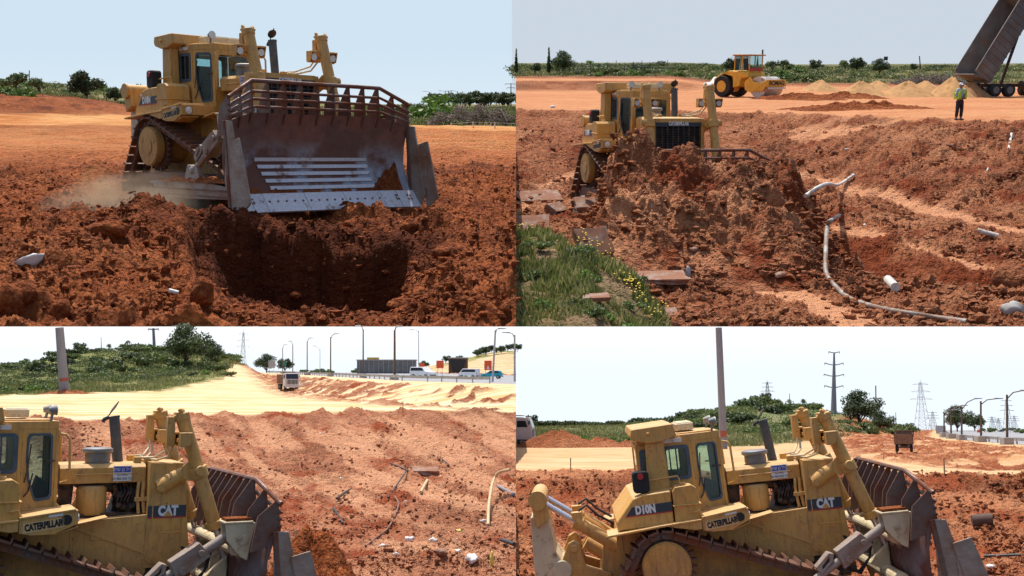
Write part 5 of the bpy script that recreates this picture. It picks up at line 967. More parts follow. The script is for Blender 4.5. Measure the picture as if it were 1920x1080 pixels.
for px, Y, rx, lb in ((1500, 80, 3.9, 'low ridge of dark red earth in front of the road roller drum'), (1590, 82, 3.2, 'low ridge of dark red earth right of the roller'), (1610, 65, 4.8, 'long flat ridge of red earth near the plateau edge')): heap('earth_ridge', TR, TR.at(px, Y), rx, 1.2, .42, E_TL, lb, 'earth ridge', int(px), rz=.22, nx=60)
heap('earth_heap', BR, BR.at(1050, 92), 4.0, 2.0, 1.35, E_BR, 'larger heap of red earth beside the white truck', 'earth heap', 5, rz=.2, nx=64, p=1.3); heap('earth_heap', BR, BR.at(1125, 93), 2.4, 1.6, .8, E_BR, 'smaller heap of red earth right of the larger heap', 'earth heap', 8, rz=.2, nx=50, p=1.3); heap('earth_heap', BR, BR.at(1178, 93), 1.8, 1.2, .55, E_BR, 'lowest heap of red earth beside the bulldozer canopy', 'earth heap', 9, rz=.2, nx=44, p=1.3)
heap('earth_heap', BL, BL.at(122, 107), 2.6, 1.0, .35, E_BR, 'small mound of red earth around the thick pole foot', 'earth heap', 7, rz=.2, nx=44)
# the tall pile pushed up before the far bulldozer
cx = (1310-960)/F*26.2; cR = Vector((cx, 26.4, 0)); g = np.linspace(-1, 1, 260); gy = np.linspace(-1, 1, 200); GX, GY = np.meshgrid(g*4.4, gy*4.6); X = GX+cR.x; Y = GY+cR.y; PX = 960+F*X/np.maximum(Y-.0, 1)
PX = PX+34*fbm(X*.9, Y*.9, 71, 4)-45*ss(28, 23.5, Y)*ss(1380, 1480, PX)+30*ss(28, 23.5, Y)*ss(1220, 1140, PX)
crest = 1.0*I(PX, [1105, 1140, 1160, 1180, 1230, 1262, 1300, 1345, 1400, 1458, 1490, 1530, 1580], [-.3, 1.3, 2.7, 2.85, 2.6, 2.65, 2.45, 2.45, 2.4, 2.25, 1.7, 1.0, .1])+.25*fbm(X*1.1, Y*0, 8, 4)
d = Y-28.0; fall = np.where(d < 0, np.clip(1+d/6.0, -.3, 1), np.clip(1-d/1.2, -.3, 1)); Zp = crest*fall; Zp = Zp+(rough(X, Y, 1.0, 95)*1.0+.40*fbm(X*.7, Y*.7, 96, 5)+.22*clods(X+.3*fbm(X, Y, 3, 2), Y, 1.1, 97, .6))*np.clip(Zp*.8, 0, 1)
V = np.stack([X, Y, Zp+hTR(X, Y)*np.clip(1-Zp, 0, 1)-.12], -1).reshape(-1, 3); i = np.arange(260*200).reshape(200, 260); f = np.stack([i[:-1, :-1], i[:-1, 1:], i[1:, 1:], i[1:, :-1]], -1).reshape(-1, 4)
o = mesh_np('dirt_pile', V, f, E_TR, True, dict(fresh=ss(0, .5, fbm(X*.5, Y*.5, 99, 3)+.4*ss(6, 8, X)), dry=.5*ss(0, .4, fbm(X*.6, Y*.6, 98, 3)))); tag(o, 'tall rough pile of brown and red dirt pushed up before the bulldozer', 'dirt pile'); place(o, TR, (0, 0, 0))
_h0 = TR.h; ZP = V[:, 2].reshape(200, 260)
def h_pile(x, y):
    x = np.asarray(x, float); y = np.asarray(y, float); ci = ((x-cR.x)/4.9+1)/2*259; ri = ((y-cR.y)/4.6+1)/2*199; ok = (ci >= 0) & (ci <= 259) & (ri >= 0) & (ri <= 199)
    return np.where(ok, np.maximum(ZP[np.clip(ri, 0, 199).astype(int), np.clip(ci, 0, 259).astype(int)], _h0(x, y)), _h0(x, y))
TR.h = h_pile
# dirt rolling off the blades of the two lower machines
g = np.linspace(-1, 1, 120)
def spill(S, c, rx, ry, h, rot, mat, label, seed):
    heap('dirt_spill', S, c, rx, ry, h, mat, label, 'dirt pile', seed, rot, .35, 110, 1.6)
spill(BL, BL.at(580, 20.6)+Vector((0, 0, -.1)), 1.5, 3.6, 1.9, R(14), E_TL, 'ridge of fresh red dirt rolling off the right side blade', 3)
spill(BR, BR.at(1800, 23.5)+Vector((0, 0, -.2)), 1.6, 2.4, .9, R(5), E_TL, 'low ridge of fresh red dirt beside the side-on blade', 4)
# vehicles
TYRE = mat_plain('tyre_rubber', (.025, .024, .023), .85, 0, .3); CG = mat_plain('dark_car_glass', (.03, .04, .05), .1, .1, .1); WCAR = mat_plain('white_car_paint', (.78, .78, .78), .35, 0, .03); BCAR = mat_plain('turquoise_car_paint', (.01, .33, .42), .3, 0, .05); CREAM = mat_plain('cream_truck_paint', (.62, .56, .56), .5, 0, .08)
RY = mat_plain('roller_yellow_paint', (.75, .40, .035), .5, 0, .12, 2, (.25, .12, .05), .1); ORN = mat_plain('orange_red_trim', (.42, .14, .05), .6, 0, .2); DUMP = mat_plain('dusty_grey_dump_body', (.19, .175, .165), .85, 0, .3, .9, (.24, .15, .10), .2); LAM = mat_plain('red_lamp_plastic', (.4, .02, .03), .4)
def wheel(T, x, y, r, w_, rim=GALV):
    q = MB(); q.cyl((x, y-w_/2, r), (x, y+w_/2, r), r, n=24); t_ = q.obj('wheel', TYRE, T, smooth=40, bevel=.03); q = MB(); q.cyl((x, y-w_/2-.012, r), (x, y+w_/2+.012, r), r*.55, n=16); q.obj('rim', rim, t_, smooth=40)
def mk_car(name, L, H, W, body, glass, mat, label, cat, wr=.33):
    T = empty(name, label, cat); q = MB(); q.prism(body, -W/2, W/2); b_ = q.obj('body', mat, T, bevel=.07, seg=2)
    q = MB(); q.prism(glass, -W/2-.005, W/2+.005); q.obj('side_window', CG, T); xs_ = [p[0] for p in glass]; zs = [p[1] for p in glass]
    top = sorted(glass, key=lambda p: -p[1])[:2]; top.sort(); bot = sorted(glass, key=lambda p: p[1])[:2]; bot.sort()
    for a, b2, nm in ((bot[0], top[0], 'rear_window'), (bot[1], top[1], 'windscreen')):
        s_ = 1 if nm == 'windscreen' else -1; o_ = Vector((s_*.10, 0, 0)); v = [Vector((a[0], -W*.42, a[1]))+o_, Vector((a[0], W*.42, a[1]))+o_, Vector((b2[0], W*.38, b2[1]))+o_, Vector((b2[0], -W*.38, b2[1]))+o_]
        q = MB(); q.loft([v, [p+Vector((s_*.02, 0, .01)) for p in v]]); q.obj(nm, CG, T)
    for x in (L*.31, -L*.31):
        for y in (-1, 1): wheel(T, x, y*(W/2-.1), wr, .22)
    for y in (-1, 1): q = MB(); q.box(L/2-.08, L/2+.012, y*W*.36-.15, y*W*.36+.15, .62, .78); q.obj('headlight', LENS, T); q = MB(); q.box(-L/2-.012, -L/2+.06, y*W*.38-.1, y*W*.38+.1, .7, .95); q.obj('tail_light', LAM, T)
    q = MB(); q.box(L/2-.05, L/2+.03, -W*.45, W*.45, .3, .5); q.box(-L/2-.03, -L/2+.05, -W*.45, W*.45, .3, .5); q.obj('bumper', GRY, T, bevel=.03); return T
SUVb = [(-2.2, .4), (-2.25, 1.0), (-2.1, 1.72), (-1.9, 1.78), (.6, 1.76), (1.15, 1.12), (2.1, 1.0), (2.25, .7), (2.2, .4)]; SUVg = [(-2.0, 1.15), (-1.9, 1.66), (.5, 1.66), (.95, 1.15)]
VANb = [(-2.2, .4), (-2.25, 1.0), (-2.1, 1.9), (1.2, 1.92), (1.85, 1.2), (2.2, 1.0), (2.25, .45)]; VANg = [(-2.05, 1.2), (-1.95, 1.75), (1.1, 1.75), (1.6, 1.2)]
HATb = [(-1.9, .4), (-1.95, .9), (-1.6, 1.38), (-1.2, 1.46), (.2, 1.44), (.9, .98), (1.8, .85), (1.9, .6), (1.85, .38)]; HATg = [(-1.5, 1.0), (-1.2, 1.37), (.15, 1.36), (.7, 1.0)]
c = mk_car('station_wagon', 4.5, 1.76, 1.75, SUVb, SUVg, WCAR, 'white high-roofed car driving on the highway behind the guardrail', 'car'); g = BL.gnd(793, 709); place(c, BL, g+Vector((0, 0, .05)), R(-38), sc_=.72)
c = mk_car('van', 4.5, 1.92, 1.75, VANb, VANg, WCAR, 'white boxy van on the highway between two orange signs', 'van'); g = BL.gnd(880, 709); place(c, BL, g+Vector((0, 0, .05)), R(150), sc_=.56)
c = mk_car('hatchback', 3.9, 1.46, 1.65, HATb, HATg, BCAR, 'turquoise hatchback below the tallest orange sign', 'car'); g = BL.gnd(922, 711); place(c, BL, g+Vector((0, 0, .05)), R(172), sc_=.60)
c = mk_car('station_wagon', 4.5, 1.76, 1.75, SUVb, SUVg, WCAR, 'white car half hidden behind the rear wheel of the road roller', 'car'); g = TR.at(1352, 100); place(c, TR, g, R(205), sc_=.72)
def text3(s, size, bold, xs, M, mat, parent, name='lettering'): q = MB(); q.merge(text_mesh(s, size, bold, xs, .004), M); return q.obj(name, mat, parent)
# road roller (x forward)
T = empty('road_roller', 'yellow road roller with smooth drum on the sandy plateau', 'road roller')
wheel(T, -1.6, -.85, .78, .6, RY); wheel(T, -1.6, .85, .78, .6, RY)
q = MB(); q.prism([(-2.5, .8), (-2.45, 1.35), (-1.8, 1.7), (-.9, 1.95), (.7, 1.78), (.72, 1.45), (.1, 1.4), (-.1, .8), (-.65, .7), (-.7, 1.5), (-1.6, 1.72), (-2.25, 1.3), (-2.35, .8)], -1.0, 1.0); q.prism([(-2.4, .8), (-.7, .7), (-.7, 1.5), (-2.3, 1.4)], -.5, .5); q.obj('engine_hood', RY, T, bevel=.04)
q = MB(); q.box(-.75, .62, -.8, .8, 1.78, 1.92); q.prism([(-.80, 3.02), (-.78, 3.12), (.72, 3.1), (.78, 3.0)], -.88, .88)
for x in (-.72, -.05, .62):
    for y in (-.76, .76): q.box(x-.04, x+.04, y-.04, y+.04, 1.9, 3.04)
cb = q.obj('cab', RY, T, bevel=.015); q = MB(); q.box(-.7, .64, -.74, .74, 1.95, 3.0); q.obj('cab_window', GLS, cb); q = MB(); q.box(-.84, .8, -.9, .9, 3.0, 3.08); q.obj('roof_trim', ORN, cb); q = MB(); q.box(.50, .70, -.74, .74, 1.92, 2.12); q.obj('red_panel', LAM, cb); q = MB(); q.prism([(-.3, 1.95), (.1, 1.95), (.1, 2.2), (-.2, 2.25), (-.28, 2.8), (-.4, 2.8)], -.25, .25); q.obj('seat', SEAT, cb, bevel=.03)
q = MB(); q.cyl((.55, .82, 3.0), (.55, .82, 3.45), .06); q.obj('exhaust_pipe', INK, T, smooth=40)
q = MB(); q.cyl((1.65, -.98, .75), (1.65, .98, .75), .75, n=48); q.obj('drum', mat_plain('polished_drum_steel', (.55, .5, .46), .45, .3, .15, 1.5, (.35, .2, .12), .3), T, smooth=30)
q = MB()
for s in (-1, 1): q.prism([(.55, .55), (.5, 1.1), (.95, 1.5), (1.3, 1.15), (1.9, 1.05), (2.45, 1.25), (2.5, .95), (2.2, .5), (1.0, .38)], *sorted((s*1.02, s*1.12))); q.cyl((1.65, s*1.1, .75), (1.65, s*1.15, .75), .22)
q.box(2.44, 2.56, -1.12, 1.12, .78, 1.28); q.box(.45, .6, -1.0, 1.0, .6, 1.1); yo = q.obj('drum_frame', RY, T, bevel=.02)
q = MB(); q.box(2.56, 2.575, -1.05, 1.05, .62, .74); q.obj('scraper', WHT, yo); q = MB(); q.box(2.3, 2.5, -1.0, 1.0, 1.2, 1.285); q.obj('frame_cover', PALE, yo)
text3('BOMAG', .44, .014, 1.15, Matrix.Translation((2.568, 0, 1.03)) @ Matrix.Rotation(R(90), 4, 'Z') @ XZ, INK, yo)
q = MB(); q.tube([(-.9, -.9, 1.9), (-.95, -.95, 2.9), (-.75, -.92, 2.9)], .02, 6); q.obj('mirror_rail', INK, T)
g = TR.at(1402, 84); place(T, TR, g+Vector((0, 0, .0)), R(-50), sc_=1.04)
# tipping truck at the right edge
T = empty('tipper_truck', 'dump truck with its long grey body tipped high at the sand heaps', 'dump truck'); rot = R(0)
Mt = Matrix.Translation((-.2, 0, 1.05)) @ Matrix.Rotation(R(-57), 4, 'Y'); Lb = 7.0
q = MB(); q.box(0, Lb, -1.25, -1.17, 0, 1.75, Mt); q.box(0, Lb, 1.17, 1.25, 0, 1.75, Mt); q.box(0, Lb, -1.17, 1.17, 0, .1, Mt); q.box(Lb-.08, Lb, -1.17, 1.17, .1, 2.0, Mt); q.box(Lb-.1, Lb+1.0, -1.2, 1.2, 1.95, 2.05, Mt); bd = q.obj('dump_body', DUMP, T, bevel=.02)
q = MB()
for k in range(13): q.box(.3+.52*k, .42+.52*k, -1.3, -1.25, .1, 1.7, Mt); q.box(.3+.52*k, .42+.52*k, -1.1, 1.1, -.14, 0, Mt)
q.box(0, Lb, -1.31, -1.25, 1.68, 1.78, Mt); q.box(0, Lb, -.5, -.35, -.3, -.14, Mt); q.box(0, Lb, .35, .5, -.3, -.14, Mt); q.obj('body_ribs', DUMP, bd)
q = MB(); q.prism([(-.05, 0), (-.05, 1.72), (.02, 1.72), (.02, 0)], -1.2, 1.2, Matrix.Translation((-.2, 0, 1.05)) @ Matrix.Rotation(R(-72), 4, 'Y') @ Matrix.Translation((.2, 0, 0))); q.obj('tailgate', DUMP, bd)
q = MB(); q.box(-.4, 8.2, -.5, -.3, .75, 1.0); q.box(-.4, 8.2, .3, .5, .75, 1.0); q.cyl((1.8, 0, .9), (3.0, 0, 4.6), .12); q.cyl((2.9, -1.0, .9), (4.3, -1.0, .9), .35); q.obj('chassis', DRK, T, smooth=40)
for x in (.45, 1.75, 5.0, 6.6):
    for s in (-1, 1): wheel(T, x, s*1.0, .52, .42, DUMP)
q = MB(); q.prism([(6.0, .6), (6.0, 3.0), (8.0, 3.0), (8.3, 1.8), (8.3, .6)], -1.2, 1.2); q.obj('cab', CREAM, T, bevel=.06); q = MB(); q.prism([(6.9, 1.9), (6.9, 2.7), (7.9, 2.7), (8.1, 1.9)], -1.21, 1.21); q.obj('side_window', CG, T)
g = TR.at(1838, 86); place(T, TR, g, R(16))
heap('sand_heap', TR, TR.at(1822, 85), 1.6, 1.3, 1.25, mat_plain('sand_with_painted_shade', (.30, .15, .06), .95, 0, .2), 'shade-darkened sand spilling from the tailgate of the tipped truck', 'sand heap', 31, rz=.03, nx=40)  # darker copy of the heap sand, truck's shade put into its colour
def mk_lorry(label, open_body=True):
    T = empty('dump_truck', label, 'dump truck'); q = MB(); q.prism([(1.3, .7), (1.3, 2.75), (1.5, 2.95), (2.9, 2.95), (3.25, 1.85), (3.35, .65)], -1.2, 1.2); cb = q.obj('cab', CREAM, T, bevel=.06)
    q = MB(); q.prism([(1.75, 1.95), (1.75, 2.6), (2.6, 2.6), (2.85, 1.95)], -1.212, 1.212); q.obj('side_window', CG, cb); v = [Vector((3.25, -1.05, 1.92)), Vector((3.25, 1.05, 1.92)), Vector((2.98, 1.0, 2.75)), Vector((2.98, -1.0, 2.75))]; q = MB(); q.loft([v, [p+Vector((.03, 0, .01)) for p in v]]); q.obj('windscreen', CG, cb)
    q = MB(); q.box(3.3, 3.37, -.9, .9, 1.05, 1.7); q.obj('grille', INK, cb)
    q = MB()
    for k in range(8): q.box(3.36, 3.4, -.85+.23*k, -.80+.23*k, .55, 1.65)
    q.obj('grille_bars', WHT, cb)
    for y in (-.95, .95): q = MB(); q.box(3.32, 3.40, y-.16, y+.16, .85, 1.0); q.obj('headlight', LENS, cb)
    q = MB(); q.box(3.2, 3.45, -1.22, 1.22, .45, .72); q.obj('bumper', CREAM, cb, bevel=.04); q = MB(); q.cyl((3.0, -1.3, 2.2), (3.0, -1.3, 2.6), .07); q.cyl((3.0, 1.3, 2.2), (3.0, 1.3, 2.6), .07); q.obj('mirror', INK, cb)
    q = MB(); q.box(-3.6, 1.1, -1.25, -1.17, 1.1, 2.7); q.box(-3.6, 1.1, 1.17, 1.25, 1.1, 2.7); q.box(1.02, 1.1, -1.17, 1.17, 1.1, 3.1); q.box(-3.6, -3.52, -1.17, 1.17, 1.1, 2.6); q.box(-3.6, 1.1, -1.17, 1.17, 1.1, 1.2); q.box(.9, 2.2, -1.2, 1.2, 3.08, 3.16)
    for k in range(7): q.box(-3.4+.7*k, -3.3+.7*k, -1.31, 1.31, 1.15, 2.6)
    q.obj('dump_body', mat_plain('rusty_dump_body', (.24, .13, .08), .9, 0, .3), T); q = MB(); q.box(-3.5, 3.0, -.45, .45, .7, 1.0); q.obj('chassis', DRK, T)
    for x in (2.3, -1.2, -2.5):
        for y in (-1, 1): wheel(T, x, y, .52, .35, DUMP)
    return T
L1 = mk_lorry('dusty dump truck driving toward us below the highway embankment'); g = BL.gnd(540, 731); place(L1, BL, g, R(-66), sc_=.62)
L2 = dup(L1); L2['label'] = 'brown dump truck driving away in dust beside the embankment'; g = BR.gnd(1696, 849); place(L2, BR, g, R(69), sc_=.42)
L3 = dup(L1); L3['label'] = 'pale truck cab cut off at the left edge beside the red heap'; g = BR.gnd(978, 838); place(L3, BR, g+Vector((-1.75, .8, 0)), R(-8), sc_=.86)
for l_ in (L1, L2, L3): l_['group'] = 'working dump trucks'
# site worker
def skin(name, pts, edges, rad, mat, parent, sub=2):
    me = bpy.data.meshes.new(name); me.from_pydata(pts, edges, []); o = bpy.data.objects.new(name, me); col.objects.link(o); o.parent = parent; me.materials.append(mat)
    sk_m = o.modifiers.new('skin', 'SKIN'); sk_m.use_smooth_shade = True; bpy.context.view_layer.objects.active = o
    if not me.skin_vertices: me.attributes.new('dummy', 'FLOAT', 'POINT')
    lay = me.skin_vertices[0] if len(me.skin_vertices) else None
    if lay is None: bm = bmesh.new(); bm.from_mesh(me); bm.verts.layers.skin.verify(); bm.to_mesh(me); bm.free(); lay = me.skin_vertices[0]
    for i, r in enumerate(rad): lay.data[i].radius = (r, r) if isinstance(r, (int, float)) else r
    lay.data[0].use_root = True; s2 = o.modifiers.new('sub', 'SUBSURF'); s2.levels = sub; s2.render_levels = sub; return o
SKIN = mat_plain('tanned_skin', (.36, .19, .12), .6, 0, .05); SHIRT = mat_plain('pale_blue_shirt', (.42, .46, .58), .8, 0, .08); TROU = mat_plain('dark_maroon_trousers', (.045, .025, .035), .85, 0, .1); VEST = mat_plain('fluorescent_yellow_vest', (.62, .85, .03), .6, 0, .05); CAPM = mat_plain('white_cap_cloth', (.7, .7, .72), .8, 0, .04)
T = empty('person', 'standing person in pale shirt, yellow vest, white cap and dark trousers', 'person')
bp = [(0, 0, .95), (0, 0, 1.18), (0, 0, 1.38), (0, 0, 1.48), (0, .01, 1.60), (0, 0, 1.70),
      (-.18, 0, 1.42), (-.25, .0, 1.17), (-.14, -.16, 1.05), (-.05, -.20, 1.06), (.18, 0, 1.42), (.25, .02, 1.16), (.13, -.16, 1.05), (.04, -.2, 1.07),
      (-.1, 0, .9), (-.13, -.01, .5), (-.14, .02, .08), (-.15, -.12, .04), (.1, 0, .9), (.12, -.02, .5), (.13, .02, .08), (.15, -.12, .04)]
be = [(0, 1), (1, 2), (2, 3), (3, 4), (4, 5), (2, 6), (6, 7), (7, 8), (8, 9), (2, 10), (10, 11), (11, 12), (12, 13), (0, 14), (14, 15), (15, 16), (16, 17), (0, 18), (18, 19), (19, 20), (20, 21)]
body = skin('body', bp, be, [.13, .125, .14, .055, .095, .07, .06, .045, .035, .03, .06, .045, .035, .03, .09, .06, .045, .035, .09, .06, .045, .035], SKIN, T)
skin('shirt', [(0, 0, .93), (0, 0, 1.15), (0, 0, 1.36), (0, 0, 1.45), (-.18, 0, 1.42), (-.26, 0, 1.17), (-.17, -.13, 1.07), (.18, 0, 1.42), (.26, .02, 1.16), (.16, -.13, 1.07)], [(0, 1), (1, 2), (2, 3), (2, 4), (4, 5), (5, 6), (2, 7), (7, 8), (8, 9)], [.155, .15, .165, .075, .085, .065, .052, .085, .065, .052], SHIRT, body)
skin('trousers', [(0, 0, .98), (0, 0, .90), (-.1, 0, .82), (-.13, -.01, .48), (-.14, .01, .12), (.1, 0, .82), (.12, -.02, .48), (.13, .01, .12)], [(0, 1), (1, 2), (2, 3), (3, 4), (1, 5), (5, 6), (6, 7)], [.15, .15, .115, .085, .075, .115, .085, .075], TROU, body)
q = MB()
for s in (-1, 1): q.prism([(s*.12, .98), (s*.20, 1.0), (s*.215, 1.35), (s*.13, 1.47), (s*.06, 1.46), (s*.12, 1.3)], -.20, -.175); q.prism([(s*.05, .98), (s*.20, 1.0), (s*.215, 1.35), (s*.13, 1.47), (s*.06, 1.46), (s*.0, 1.3), (0, .98)], .175, .2); q.box(s*.215-.012, s*.215+.012, -.18, .18, .98, 1.3)
q.obj('vest', VEST, body, bevel=.01)
q = MB(); q.ball((0, .01, 1.685), (.10, .115, .075)); q.prism([(-.08, 1.665), (.08, 1.665), (.06, 1.68), (-.06, 1.68)], -.20, -.08); q.obj('cap', CAPM, body, smooth=60)
q = MB(); q.cyl((0, -.09, 1.60), (0, -.125, 1.585), .016, .01, n=8); q.box(-.03, .03, -.104, -.09, 1.545, 1.552)
for s in (-1, 1): q.ball((s*.035, -.087, 1.625), .012, 1); q.ball((s*.097, .01, 1.605), (.012, .025, .035), 1)
q.obj('face_features', SKIN, body)
q = MB()
for s in (-1, 1):
    for k in range(4): q.tube([(s*.045-s*.012*k*.2, -.205, 1.045+.017*k), (s*.005, -.235, 1.04+.017*k), (-s*.02, -.225, 1.035+.017*k)], [.009, .008, .007], 6)
    q.tube([(s*.06, -.19, 1.09), (s*.04, -.215, 1.115), (s*.02, -.23, 1.12)], [.011, .009, .008], 6)
q.obj('fingers', SKIN, body)
for s in (-1, 1): q = MB(); q.loft([[(s*.14+a*.045, y, z) for a, z in ((-1, -.01), (1, -.01), (.9, .06*h_), (-.9, .06*h_))] for y, h_ in ((.08, 1.2), (0, 1.6), (-.1, 1.0), (-.18, .6))]); q.obj('shoe', INK, body, bevel=.01)
g = TR.at(1797, 51.6); place(T, TR, g+Vector((0, 0, .02)), R(20))
T = None
# ---------------------------------------------------------------- debris
PVC = mat_plain('dusty_white_plastic', (.62, .60, .54), .5, 0, .12, 4, (.35, .18, .1), .3); BPIPE = mat_plain('black_plastic_pipe', (.035, .037, .04), .5, 0, .3, 2); GPIPE = mat_plain('grey_plastic_pipe', (.22, .25, .29), .5, 0, .15); BEIGE = mat_plain('beige_plastic_pipe', (.55, .40, .22), .6, 0, .15, 2); BROWN = mat_plain('muddy_brown_pipe', (.22, .11, .07), .8, 0, .3, 2)
SLAB = mat_plain('broken_concrete', (.34, .27, .22), .9, 0, .25, 2, (.26, .11, .06), .7); TRASH = mat_plain('white_litter', (.72, .70, .68), .6, 0, .1); YTAPE = mat_plain('yellow_tape', (.75, .62, .12), .5, 0, .1)
def pipe(S, pts, r, mat, label, name='pipe', cat='pipe', lift=.0, n=10):
    P3 = [S.gnd(*p[:2]) for p in pts]
    for p in P3: o9 = np.array([-.25, 0, .25]); p.z = .5*p.z+.5*float(np.max(S.h(p.x+np.repeat(o9, 3), p.y+np.tile(o9, 3))))
    P3 = [p+Vector((0, 0, r*.7+lift+(pts[i][2] if len(pts[i]) > 2 else 0))) for i, p in enumerate(P3)]; b_ = P3[0].copy(); R3 = [p-b_ for p in P3]
    if len(R3) > 2:   # Catmull-Rom
        E_ = [R3[0]*2-R3[1]]+R3+[R3[-1]*2-R3[-2]]; C_ = []
        for i in range(1, len(E_)-2):
            for t_ in np.linspace(0, 1, 6, endpoint=False): p0, p1, p2, p3 = E_[i-1:i+3]; C_.append(.5*((2*p1)+(p2-p0)*t_+(2*p0-5*p1+4*p2-p3)*t_*t_+(3*p1-p0-3*p2+p3)*t_**3))
        R3 = C_+[E_[-2]]
    q = MB(); q.tube(R3, r, n); o = tag(q.obj(name, mat, smooth=50), label, cat); place(o, S, b_); return o
pipe(TR, [(1574, 411), (1558, 428), (1550, 446), (1548, 468), (1547, 492), (1548, 518), (1560, 540), (1590, 561), (1635, 580), (1690, 597), (1752, 606), (1813, 608)], .052, mat_plain('muddy_grey_pipe', (.34, .32, .28), .6, 0, .25, 1.5, (.2, .12, .08), .6), 'long curved grey pipe bending around the right of the dirt pile')
pipe(TR, [(1509, 392), (1545, 380), (1572, 360), (1600, 339)], .055, PVC, 'long white pipe lying near the right end of the dirt pile', lift=.14); pipe(TR, [(1890, 291), (1896, 257)], .06, PVC, 'upright white pipe piece on the slope below the truck'); pipe(TR, [(1832, 442), (1871, 451)], .07, PVC, 'short white pipe piece at the right of the tracks')
pipe(TR, [(1760, 279), (1785, 284)], .07, SLAB, 'short muddy log on the slope below the standing person', 'log', 'log'); pipe(TR, [(1848, 327), (1856, 312)], .03, PVC, 'thin pale stick on the right slope', 'stick', 'stick'); pipe(TR, [(1664, 533), (1678, 549)], .1, PVC, 'short fat white tube in the dark trench')
pipe(TR, [(1583, 287), (1590, 282)], .04, PVC, 'tiny white tube on the middle slope')
pipe(BL, [(915, 987), (917, 962, .3), (924, 940, .65), (935, 930, .75), (956, 928, .85)], .055, BEIGE, 'bent beige pipe sticking out of the earth at right'); pipe(BL, [(934, 914), (964, 930)], .06, GPIPE, 'straight grey pipe behind the bent beige pipe'); pipe(BL, [(740, 935), (747, 947), (740, 969), (727, 994), (707, 1010), (685, 1027)], .03, BROWN, 'thin curved brown pipe lying in the middle of the dirt')
pipe(BL, [(732, 876), (765, 886)], .03, BPIPE, 'short black rod left of the broken slab', 'rod', 'rod'); pipe(BL, [(764, 884), (727, 941)], .03, BPIPE, 'long black rod leaning below the broken slab', 'rod', 'rod'); pipe(BL, [(625, 955), (643, 983)], .035, BPIPE, 'black rod beside the fresh dirt ridge', 'rod', 'rod'); pipe(BL, [(801, 903), (789, 926)], .06, BEIGE, 'short pale wooden post below the broken slab', 'wooden_post', 'post')
pipe(BL, [(654, 922), (631, 940)], .05, WOOD, 'short brown stick left of the long black rod', 'stick', 'stick'); pipe(BL, [(941, 1019), (964, 1026)], .06, BPIPE, 'short black pipe at the right edge low down'); pipe(BL, [(828, 863), (842, 874)], .03, BPIPE, 'tiny black rod right of the broken slab', 'rod', 'rod')
pipe(BR, [(1845, 1046), (1914, 1046)], .04, BPIPE, 'black pipe at the lower right beyond the blade'); pipe(BR, [(1823, 992), (1861, 988)], .2, mat_plain('dark_muddy_log', (.10, .06, .045), .9), 'thick muddy log right of the side plates', 'log', 'log')
pipe(TL, [(335, 558), (318, 566)], .03, PVC, 'thin white stick left of the big clod', 'stick', 'stick')
def chunk(S, px, py, sx_, sy, sz, mat, label, name='rock', cat='rock', rz=None, tilt=0, seed=0, sub=3, k=.25, lift=0, boxy=False):
    g = S.gnd(px, py); bm = bmesh.new()
    if boxy: bmesh.ops.create_cube(bm, size=1.6); bmesh.ops.subdivide_edges(bm, edges=bm.edges, cuts=5, use_grid_fill=True)
    else: bmesh.ops.create_icosphere(bm, subdivisions=sub, radius=1)
    co = np.array([v.co for v in bm.verts]); n1 = fbm(co[:, 0]*1.3+seed*3.1+co[:, 2], co[:, 1]*1.3+co[:, 2]*.7, seed, 4)
    for v, n_ in zip(bm.verts, n1): v.co = v.co*(1+k*n_); v.co.x *= sx_; v.co.y *= sy; v.co.z *= sz
    me = bpy.data.meshes.new(name); bm.to_mesh(me); bm.free(); me.materials.append(mat); me.polygons.foreach_set('use_smooth', [not boxy]*len(me.polygons))
    o = bpy.data.objects.new(name, me); col.objects.link(o); tag(o, label, cat); place(o, S, g+Vector((0, 0, sz*.3+lift)), rng.random()*6.28 if rz is None else rz, tilt); return o
chunk(TL, 380, 560, .16, .15, .18, E_TL, 'big round red clod left of the dark pit', 'clod', 'clod', seed=3); chunk(TL, 115, 592, .13, .12, .15, E_TL, 'upright red clod low at the left', 'clod', 'clod', seed=4); chunk(TL, 15, 590, .18, .2, .26, E_TL, 'tall dark red clod in the bottom left corner', 'clod', 'clod', seed=5); chunk(TL, 45, 560, .19, .16, .14, E_TL, 'wide red clod above the bottom left corner', 'clod', 'clod', seed=6)
chunk(TL, 833, 478, .22, .2, .12, E_TL, 'pale red clod right of the pit', 'clod', 'clod', seed=7); chunk(TL, 745, 575, .2, .15, .09, E_TL, 'flat red clod at the near rim of the pit', 'clod', 'clod', seed=8); chunk(TL, 555, 578, .14, .1, .08, E_TL, 'small red clod on the near rim under the blade', 'clod', 'clod', seed=9); chunk(TL, 767, 428, .22, .2, .15, E_TL, 'angular red clod beneath the right end of the blade', 'clod', 'clod', seed=10)
chunk(TL, 205, 452, .34, .2, .17, E_TL, 'dark overhanging clod lump on the left mound', 'clod', 'clod', seed=12, rz=.3)
chunk(TR, 1895, 545, .42, .5, .42, E_TR, 'big round brown boulder at the right edge', 'boulder', 'boulder', seed=11); chunk(TR, 1899, 590, .19, .19, .17, CON, 'grey concrete lump below the brown boulder', 'concrete_lump', 'concrete lump', seed=12); chunk(TR, 1300, 470, .12, .1, .06, SLAB, 'small pale stone low on the dirt pile', seed=13); chunk(TR, 1463, 517, .22, .12, .07, SLAB, 'flat pale stone at the foot of the dirt pile', seed=14)
